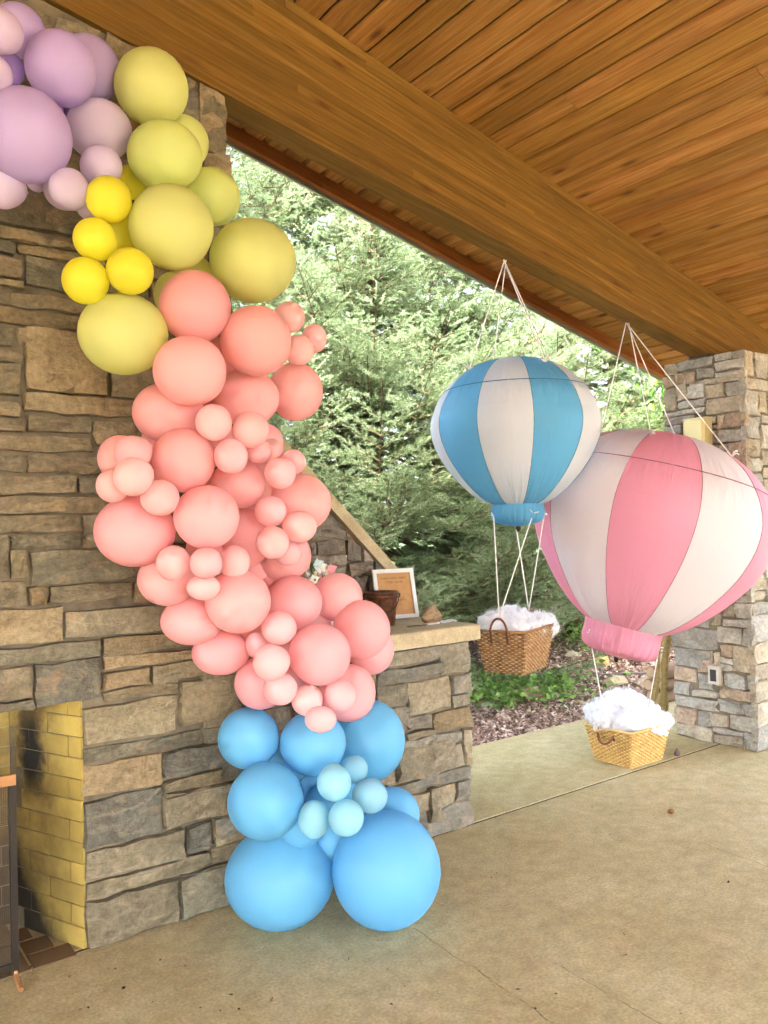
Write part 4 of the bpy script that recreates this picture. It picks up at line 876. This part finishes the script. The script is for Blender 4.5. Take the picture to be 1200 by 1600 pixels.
def rock(name, c, r, seed, mat, label=None, cat=None, group=None, parent=None, sub=3, flat=.62, color=None):
    bm = bmesh.new(); bmesh.ops.create_icosphere(bm, subdivisions=sub, radius=1); off = Vector((seed*3.1, seed*1.7, seed*.9)); V = []
    rg = random.Random(seed); cuts = [(Vector((rg.uniform(-1,1), rg.uniform(-1,1), rg.uniform(-.3,1))).normalized(), rg.uniform(.55, .85)) for _ in range(9)]
    for v in bm.verts:
        d = v.co.normalized(); p = d*(1 + .18*noise.noise(d*1.3+off) + .07*noise.noise(d*4+off))
        for n_, k_ in cuts:
            e = p.dot(n_) - k_
            if e > 0: p = p - n_*e*.85
        z = max(-.5, p.z); V.append((c[0]+p.x*r[0], c[1]+p.y*r[1], c[2]+(z+.5)*r[2]*flat*1.2))
    Fc = [tuple(v.index for v in f.verts) for f in bm.faces]; bm.free()
    o = obj(name, V, Fc, mat, parent, color or (.30, .22, .13), False, origin=(c[0], c[1], c[2])); tag(o, label, cat, group); return o
rc = at_z(676, 972, ZC)
rock('paperweight_rock', rc, (.062, .05, .085), 4, MS, 'rough tan rock used as a paperweight on the counter beside the white frame', 'rock', color=(.34, .24, .14))
pc = at_z(690, 973, ZC)
M_PAPER = simple('paper_white', (.72, .74, .80), .7)
V = []; Fc = []
for i in range(9):
    for j in range(4):
        V.append((pc[0]-.02+i*.011, pc[1]-.045+j*.022, ZC+.003+.010*abs(math.sin(i*.9+j*.5))*(i/8)))
Fc = [(i*4+j, (i+1)*4+j, (i+1)*4+j+1, i*4+j+1) for i in range(8) for j in range(3)]
tag(obj('paper_slip', V, Fc, M_PAPER, None, None, True), 'crumpled white paper slip on the counter in front of the rock', 'paper')
for i, (xa, ya, xb, yb2, nm, mt) in enumerate(((636, 979, 668, 976, 'dark wooden pencil lying on the counter in front of the white frame', (.10, .07, .05)), (655, 977, 690, 973, 'pale pen lying on the counter in front of the rock', (.62, .60, .60)))):
    a, b = at_z(xa, ya, ZC+.006), at_z(xb, yb2, ZC+.006)
    pn = thing('pencil' if i == 0 else 'pen', (a+b)/2, nm, 'pencil' if i == 0 else 'pen')
    MB().tube([a, a+(b-a)*.9], .0042, 6).build('barrel', simple('pen_%d' % i, mt, .4), pn); MB().tube([a+(b-a)*.9, b], [.0042, .0008], 6).build('tip', M_METAL, pn)
# flowers in a small vase behind the balloons
vc = np.array([2.02, 3.22, ZC])
vz = thing('flower_posy', vc, 'small posy of pink, white and pale blue flowers on the counter behind the balloons', 'flowers')
MB().lathe([(0, 0), (.04, 0), (.048, .05), (.03, .12), (.034, .15), (.028, .15), (.024, .12), (0, .11)], vc, 18).build('vase', simple('vase', (.6, .62, .6), .3), vz, None, True)
rg = random.Random(14)
hd = at_y(496, 893, 3.2)
for i in range(13):
    p = hd + np.array([rg.uniform(-.05, .06), rg.uniform(-.04, .04), rg.uniform(-.045, .035)]); col = rg.choice([(.75,.32,.36), (.72,.74,.66), (.45,.62,.66), (.76,.66,.50), (.70,.72,.68)])
    b = MB()
    for k in range(9):
        a = k*2.4; r0 = .006+.0016*k
        d = np.array([math.cos(a), -abs(math.sin(a))*.5, math.sin(a)]); s = np.cross(d, [0, 1, 0])
        b.add([p, p+d*r0+s*r0*.8, p+d*r0*1.9+np.array([0,-.004,.002]), p+d*r0-s*r0*.8], [(0,1,2,3)])
    b.build('blossom', simple('petal_%d' % i, col, .7), vz)
M_STEM = simple('flower_stem', (.09, .16, .03), .7); b = MB()
for i in range(9):
    p = hd + np.array([rg.uniform(-.05, .05), rg.uniform(-.03, .03), rg.uniform(-.04, .03)]); b.tube([vc+np.array([0,0,.13]), (vc+p)/2+np.array([0,0,.07]), p], .0018, 5)
    d = np.array([rg.uniform(-1,1), rg.uniform(-.5,.2), rg.uniform(-.2,1)])*.035; s = np.array([d[2], 0, -d[0]])*.3; b.add([p, p+d*.5+s, p+d, p+d*.5-s], [(0,1,2,3)])
b.build('stems', M_STEM, vz)

# ------------------------------------------------------------------ beyond the slab: mulch, plants, rocks, poles, logs
def tinted(o, t):
    a = o.data.attributes.new('tint', 'FLOAT', 'POINT'); a.data.foreach_set('value', np.asarray(t, np.float32)); return o
def big_mesh(name, V, tris, mat, tint, parent=None, nper=3, origin=(0, 0, 0)):
    me = bpy.data.meshes.new(name); n = len(V); V = np.asarray(V, np.float32) - np.asarray(origin, np.float32)
    me.vertices.add(n); me.vertices.foreach_set('co', V.ravel())
    L = np.asarray(tris, np.int32).ravel(); m_ = len(L)//nper
    me.loops.add(len(L)); me.loops.foreach_set('vertex_index', L); me.polygons.add(m_)
    me.polygons.foreach_set('loop_start', np.arange(0, len(L), nper, dtype=np.int32))
    me.update(calc_edges=True)
    o = mobj(name, me, mat, parent, None, False, origin)
    if tint is not None: tinted(o, tint)
    return o
GZ = lambda x, y: gz(x, y)
rn = np.random.default_rng(31)
n = 30000
mx_ = rn.uniform(3.0, 9.0, n); my_ = 4.135 + np.abs(rn.normal(0, 1.0, n))*1.9
mz_ = np.array([GZ(a, b) for a, b in zip(mx_, my_)])
ang = rn.uniform(0, math.tau, n); ln = rn.uniform(.012, .034, n); wd = rn.uniform(.004, .010, n)
d = np.stack([np.cos(ang), np.sin(ang), rn.normal(0, .35, n)], 1)*ln[:, None]; s = np.stack([-np.sin(ang), np.cos(ang), rn.normal(0, .35, n)], 1)*wd[:, None]
c = np.stack([mx_, my_, mz_ + rn.uniform(.0, .022, n)], 1)
V = np.stack([c-d-s, c-d*.9+s, c+d*.9+s+[0,0,.004], c+d-s], 1).reshape(-1, 3)
big_mesh('bark_mulch', V, np.arange(4*n), mat_tint('mulch', [(0., (.13,.07,.05)), (.5, (.37,.235,.175)), (.85, (.55,.41,.33)), (1., (.72,.60,.52))]), np.repeat(rn.random(n), 4), None, 4)
tag(bpy.data.objects['bark_mulch'], 'reddish brown bark mulch spread beyond the concrete slab', 'mulch', kind='stuff')

def leaf_cloud(pos, dirs, size, rn, fold=.25):
    """pos (n,3), dirs (n,3) leaf directions -> verts/tris: folded pointed leaves of 4 triangles"""
    n = len(pos); dirs = dirs/np.linalg.norm(dirs, axis=1)[:, None]; r = rn.normal(size=(n, 3)); s = np.cross(dirs, r); s /= np.linalg.norm(s, axis=1)[:, None]
    nn_ = np.cross(s, dirs); L = size[:, None]
    a = pos; tip = pos+dirs*L + nn_*L*-.1; m1 = pos+dirs*L*.35; q1 = pos+dirs*L*.42+s*L*.30+nn_*L*fold; q2 = pos+dirs*L*.42-s*L*.30+nn_*L*fold
    V = np.stack([a, q1, tip, q2, m1], 1).reshape(-1, 3); b = np.arange(n)[:, None]*5
    T = np.concatenate([b+np.array([[0, 1, 4]]), b+np.array([[1, 2, 4]]), b+np.array([[2, 3, 4]]), b+np.array([[3, 0, 4]])], 1).reshape(-1, 3)
    return V, T
M_GC = mat_leaf('ground_cover_leaf', (.07,.15,.03), (.18,.34,.07), (.34,.50,.14), .35)
def cover(pts_px, count, size, label, spread, seed, hmax=.14):
    rn = np.random.default_rng(seed); P_ = []; D_ = []
    for (x, y, w_) in pts_px:
        g0 = at_z(x, y, .0)
        for _ in range(int(count*w_*.42)):
            a, r = rn.uniform(0, math.tau), abs(rn.normal(0, spread)); px_, py_ = g0[0]+r*math.cos(a), g0[1]+r*math.sin(a)*.8
            if py_ < 4.2: continue
            P_.append((px_, py_, GZ(px_, py_) + rn.uniform(.02, hmax))); D_.append((rn.normal(), rn.normal(), rn.uniform(-.2, .6)))
    P_ = np.array(P_); V, T = leaf_cloud(P_, np.array(D_), rn.uniform(size*.6, size*1.3, len(P_)), rn)
    o = big_mesh('ground_cover', V, T, M_GC, np.repeat(rn.random(len(P_)), 5), None, 3, (P_[0][0], P_[0][1], 0)); tag(o, label, 'plants', kind='stuff')
cover([(760,1085,1),(790,1095,1),(760,1070,.7)], 330, .065, 'leafy green ground cover at the left edge of the mulch beside the counter', .22, 1)
cover([(830,1080,1),(860,1078,1),(880,1075,1),(845,1090,.7)], 300, .06, 'leafy green ground cover patch on the mulch below the hanging basket', .26, 2)
cover([(905,1010,1),(930,1000,1),(895,1025,.5),(1040,985,.9),(1000,985,1)], 420, .07, 'low green plants at the back of the mulch near the trees', .5, 3, .3)
for i, (x, y, w_, h_, col, lb) in enumerate((
    (832,1090,.17,.13,(.42,.27,.19),'pinkish boulder at the front edge of the ground cover patch'), (960,1070,.16,.10,(.50,.40,.24),'flat tan stone lying on the mulch under the pink balloon'),
    (1010,1072,.15,.10,(.46,.34,.24),'pale brown stone on the mulch beside the leaning poles'), (765,1100,.09,.07,(.52,.48,.42),'small grey stone at the left edge of the ground cover'),
    (940,1040,.13,.12,(.55,.42,.16),'yellowish stone at the back of the mulch behind the pink collar'), (892,1030,.10,.08,(.48,.42,.30),'small tan stone behind the hanging basket'))):
    p = at_z(x, y, -.02); p[2] = GZ(p[0], p[1]) - .01
    rock('boulder', p, (w_, w_*.75, h_), i+20, MS, lb, 'rock', 'stones in the mulch bed', color=col)
pts = [at_z(x, y, .03) for x, y in ((700,1060),(770,1056),(850,1055),(900,1052),(960,1050),(1030,1048),(1080,1046))]
pts = [np.array([p[0], p[1], GZ(p[0], p[1])+.022]) for p in pts]
tag(MB().tube(pts, .012, 8).build('drip_hose', simple('hose_black', (.16, .13, .11), .6), None, None, True), 'dark thin drip hose running across the mulch', 'hose')
# poles leaning on the back edge of the pillar
M_POLE = mat_wood('pole_wood', (.25,.17,.07), (.36,.26,.11), (.46,.35,.17), 'x', .8)
rg = random.Random(41)
for i, (xb_, yb2, xt, yt, r) in enumerate(((1017,1100,1038,985,.017),(1024,1104,1034,1000,.014),(1033,1108,1045,985,.019),(1041,1118,1046,982,.018),(1021,1095,1040,990,.013),(1029,1092,1041,990,.015),(1037,1098,1043,984,.014))):
    a = at_z(xb_, yb2, 0.012); dz_ = (a - CAM) @ CF; b = at(xt, yt, dz_ - .12 - .02*(i % 3)); b = b + (b-a)*.22
    m1 = a + (b-a)*.35 + np.array([rg.uniform(-.02, .02), rg.uniform(-.02, .02), 0]); m2 = a + (b-a)*.68 + np.array([rg.uniform(-.02, .02), rg.uniform(-.02, .02), 0])
    o = MB().tube([a, m1, m2, b], [r, r*rg.uniform(.85, 1.1), r*.92, r*.8], 9).build('wooden_pole', M_POLE, None, (1, 1, 1), True)
    tag(o, 'bare wooden pole leaning in the bundle beside the stone pillar', 'pole', 'bundle of leaning poles')
for i in range(6):
    y0 = 4.02 + (i % 2)*.10; z0 = .052 + (i//2)*.098; x0 = 5.75 + rg.uniform(-.05, .05)
    lg = thing('firewood_log', (x0, y0, z0-.05), 'split firewood log in the small stack behind the stone pillar', 'log', 'firewood stack')
    MB().tube([(x0-.02, y0, z0), (x0+.5, y0+rg.uniform(-.02, .02), z0)], [.049, .046], 9).build('bark', simple('bark_%d' % i, (.20, .13, .08), .9), lg, None, True)
    MB().tube([(x0-.024, y0, z0), (x0-.021, y0, z0)], .043, 9).build('cut_end', simple('cut_%d' % i, (.50, .36, .22), .8), lg)
# pine cone / chestnut and leaf litter on the slab
p = at_z(1058, 1180, 0); rock('dry_seed_pod', p, (.026, .022, .042), 50, simple('pod', (.06, .035, .03), .5), 'small dark round seed pod lying on the floor by the pillar', 'seed pod', sub=2)
p = at_z(1048, 1270, 0); rock('dry_leaf_curl', p, (.022, .016, .02), 51, simple('dry_leaf', (.22, .10, .03), .7), 'small curled brown leaf on the open floor', 'leaf', sub=2)
rn = np.random.default_rng(12); P_ = []
for _ in range(70):
    x, y = rn.uniform(100, 1200), rn.uniform(1180, 1600); q = at_z(x, y, .003)
    if q[1] < 2.95: P_.append(q)
P_ = np.array(P_); V, T = leaf_cloud(P_, np.stack([rn.normal(size=len(P_)), rn.normal(size=len(P_)), rn.normal(size=len(P_))*.08], 1), rn.uniform(.006, .022, len(P_)), rn, .05)
V[:, 2] = np.maximum(V[:, 2], .0025)
tag(big_mesh('leaf_litter', V, T, mat_tint('litter', [(0., (.03,.02,.012)), (1., (.16,.09,.04))]), np.repeat(rn.random(len(P_)), 5)), 'specks of dry leaf litter scattered over the floor', 'litter', kind='stuff')

# ------------------------------------------------------------------ trees
M_NEEDLE = mat_leaf('spruce_needles', (.10,.145,.06), (.195,.262,.125), (.33,.405,.235), .45, .55)
M_BARK = M('bark'); _v, _o = M_BARK.ocoord(); _n = M_BARK.noise(1, 5, .7, M_BARK.mapping(_v, (16, 16, 4))); M_BARK.base(M_BARK.ramp(_n, [(.3, (.08,.055,.03)), (.7, (.24,.165,.085))])); M_BARK.set(Roughness=.95)
M_BARK.l(M_BARK.bump(_n, .8, .03), M_BARK.b.inputs['Normal']); M_BARK = M_BARK.m
def shoot_templates(rn, k=8, nn_=14):
    """bottle-brush shoots: a green core with needles raked forward; three verts per triangle"""
    out = []
    for _ in range(k):
        V = []
        for i in range(nn_):
            s = (i + rn.random())/nn_; a = i*2.399 + rn.uniform(-.4, .4); r = (.75 + .4*rn.random())*(1 if s < .85 else .7)
            rad = np.array([math.cos(a), math.sin(a)]); tg = np.array([-math.sin(a), math.cos(a)])
            V += [(s - .03, *(tg*.20)), (s + .03, *(-tg*.20)), (s + .13, *(rad*r))]
        c = [(math.cos(a)*.2, math.sin(a)*.2) for a in (0, 2.09, 4.19)]
        for i in range(3): V += [(.0, *c[i]), (.0, *c[(i+1) % 3]), (1.0, 0, 0)]
        out.append(np.array(V, np.float32))
    return out
def spruce(loc, H, Rm, seed, label, zmin=.5, step=.26, nbr=8, dens=1.0, ztop=6.0, sk=1.0):
    rn = np.random.default_rng(seed); base = np.array([loc[0], loc[1], GZ(*loc)-.03])
    t = thing('spruce_tree', base, label, 'tree', 'spruces behind the pavilion')
    MB().tube([base, base+[0,0,H*.5], base+[0,0,H]], [Rm*.055, Rm*.034, .01], 10).build('trunk', M_BARK, t, None, True)
    S = []     # shoots: pos, dir, up, len, tint
    tw = MB(); z = zmin
    cd = (CAM[:2]-base[:2]); cd /= np.linalg.norm(cd)
    while z < H - .3:
        near = z < ztop; nb_ = nbr if near else 4
        a0 = rn.uniform(0, math.tau)
        for k in range(nb_):
            az = a0 + math.tau*k/nb_ + rn.uniform(-.25, .25); zz = z + rn.uniform(-.12, .12)
            L = Rm*(1 - zz/H)**.8*rn.uniform(.82, 1.12)
            h = np.array([math.cos(az), math.sin(az), 0]); front = h[:2] @ cd
            if front < -.2 and rn.random() < .65: continue
            dn = dens*(1.0 if front > -.1 else .4)*(1 if near else .3)
            side = np.array([-h[1], h[0], 0]); e0 = rn.uniform(-.28, .12) if zz < H*.4 else rn.uniform(-.05, .35)
            def bp(s): return base + np.array([0, 0, zz]) + h*L*s + np.array([0, 0, L*(e0*s - .16*math.sin(math.pi*s*.8) + .20*s*s*s)])
            tw.tube([bp(s) for s in (0, .35, .7, 1.0)], [.016, .012, .007, .003], 4, False)
            s = .22 + rn.uniform(0, .06)
            while s < 1.0:
                p0 = bp(s); d0 = bp(min(1, s+.05)) - bp(s-.05); d0 /= np.linalg.norm(d0)
                for sg in (-1, 1):
                    ls = (.10 + .50*L*(1-s)**.85*.75)*rn.uniform(.75, 1.2); ls = min(ls, .85)
                    sd = d0*rn.uniform(.55, .8) + side*sg*rn.uniform(.7, 1.0) + np.array([0, 0, rn.uniform(-.22, .18)]); sd /= np.linalg.norm(sd)
                    end = p0 + sd*ls + np.array([0, 0, .06*ls])
                    if ls > .2 and front > 0: tw.tube([p0, end], [.006, .002], 3, False)
                    q = rn.uniform(.02, .08)
                    pe = np.cross(sd, [0, 0, 1]); pe /= np.linalg.norm(pe)+1e-6
                    while q < ls:
                        if rn.random() < dn:
                            for s2 in (-1, 1):
                                sdv = sd*rn.uniform(.6, 1.0) + pe*s2*rn.uniform(.5, .9) + np.array([0, 0, rn.uniform(-.25, .35)])
                                S.append((*(p0 + sd*q + np.array([0, 0, .06*q])), *sdv, rn.uniform(.075, .125)*sk, .25+.45*(s > .6)*rn.random()+.25*q/ls+rn.uniform(-.2, .2)))
                        q += rn.uniform(.056, .082)*(.6+.4*sk)/max(.5, min(1, dn+.2))
                    S.append((*(end - sd*.02), *(sd + np.array([0, 0, rn.uniform(-.05, .25)])), rn.uniform(.09, .14)*sk, rn.uniform(.5, 1.0)))
                s += rn.uniform(.10, .15)/L/max(.6, min(1, dn+.25))
            S.append((*bp(1.0), *(bp(1.0)-bp(.9))/.1/L, .17, 1.0))
        z += step*(1 if near else 1.8)*rn.uniform(.85, 1.15)
    tw.build('branches', M_BARK, t)
    S = np.array(S, np.float32)
    D = S[:, 3:6]; D = D/np.linalg.norm(D, axis=1)[:, None]
    up = rn.normal(size=(len(S), 3)); A = np.cross(D, up); A /= np.linalg.norm(A, axis=1)[:, None]; B = np.cross(D, A)
    T = shoot_templates(rn); which = rn.integers(0, len(T), len(S)); Vs = []; ti = []
    rad = rn.uniform(.020, .026, len(S))*sk
    for k, tp in enumerate(T):
        m_ = which == k
        if not m_.any(): continue
        P_ = S[m_, None, 0:3] + D[m_][:, None, :]*(tp[None, :, 0:1]*S[m_, 6][:, None, None]) + rad[m_][:, None, None]*(A[m_][:, None, :]*tp[None, :, 1:2] + B[m_][:, None, :]*tp[None, :, 2:3])
        Vs.append(P_.reshape(-1, 3)); ti.append(np.repeat(np.clip(S[m_, 7], 0, 1), len(tp)))
    V = np.concatenate(Vs); ti = np.concatenate(ti)
    o = big_mesh('crown', V, np.arange(len(V)), M_NEEDLE, ti, t, 3, base); o['kind'] = 'stuff' if False else 'part'; del o['kind']
    return len(V)//3
tot = 0
tot += spruce((5.0, 7.0), 13, 2.75, 1, 'big spruce with pale blue green needles right behind the counter', .8, .185, 12, 1.0, 5.6, 1.05)
tot += spruce((8.1, 6.9), 12, 2.7, 2, 'broad spruce behind the two hanging balloons', 1.0, .22, 10, .95, 5.2, 1.05)
tot += spruce((2.9, 7.3), 13, 2.6, 3, 'spruce half hidden behind the stone chimney', 1.6, .30, 8, .7, 6.0, 1.2)
tot += spruce((6.9, 10.2), 14, 3.2, 4, 'shaded spruce standing farther back between the front two trees', .5, .42, 9, .5, 7.5, 2.2)
tot += spruce((11.8, 9.0), 13, 3.2, 5, 'distant spruce seen past the right side of the front trees', .5, .5, 8, .45, 7.5, 2.4)
tot += spruce((4.0, 11.0), 14, 3.2, 6, 'distant spruce standing behind the big one', .5, .5, 8, .45, 8.0, 2.4)

# broadleaf tree seen between the roof edge and the pillar
M_LEAF = mat_leaf('maple_leaf', (.05,.12,.015), (.12,.28,.03), (.27,.46,.07), .45)
def broadleaf(loc, H, r, n, seed, label, size=.10, z0=.35):
    rn = np.random.default_rng(seed); base = np.array([loc[0], loc[1], GZ(*loc)-.03]); t = thing('broadleaf_tree', base, label, 'tree')
    tr = [base, base+[.05, .02, H*.35], base+[-.04, .06, H*.7], base+[0, 0, H]]
    MB().tube(tr, [.085, .06, .035, .01], 9).build('trunk', M_BARK, t, None, True)
    cl = []; lb = MB()
    for k in range(46):
        a = rn.uniform(0, math.tau); zz = H*rn.uniform(z0, 1.0); rr_ = r*rn.uniform(.35, 1.0)*(1.1-abs(zz/H-.6)); p = base+np.array([math.cos(a)*rr_, math.sin(a)*rr_, zz]); cl.append(p)
        q = base+np.array([0, 0, zz*.78]); lb.tube([q, (p+q)/2+np.array([0,0,.08]), p], [.014, .009, .003], 5, False)
    lb.build('limbs', M_BARK, t)
    P_ = np.concatenate([c+rn.normal(size=(n//46, 3))*np.array([.26, .26, .17]) for c in cl]); D_ = rn.normal(size=P_.shape); D_[:, 2] -= .4
    V, T = leaf_cloud(P_, D_, rn.uniform(size*.6, size*1.2, len(P_)), rn)
    big_mesh('crown', V, T, M_LEAF, np.repeat(np.clip(rn.normal(.5, .25, len(P_)), 0, 1), 5), t, 3, base)
broadleaf((8.6, 4.9), 5.2, 1.25, 5200, 7, 'bright green broadleaf tree between the spruces and the pillar')
broadleaf((14.5, 6.5), 7.5, 2.4, 6000, 8, 'leafy tree in the distance behind the pillar', .15, .15)
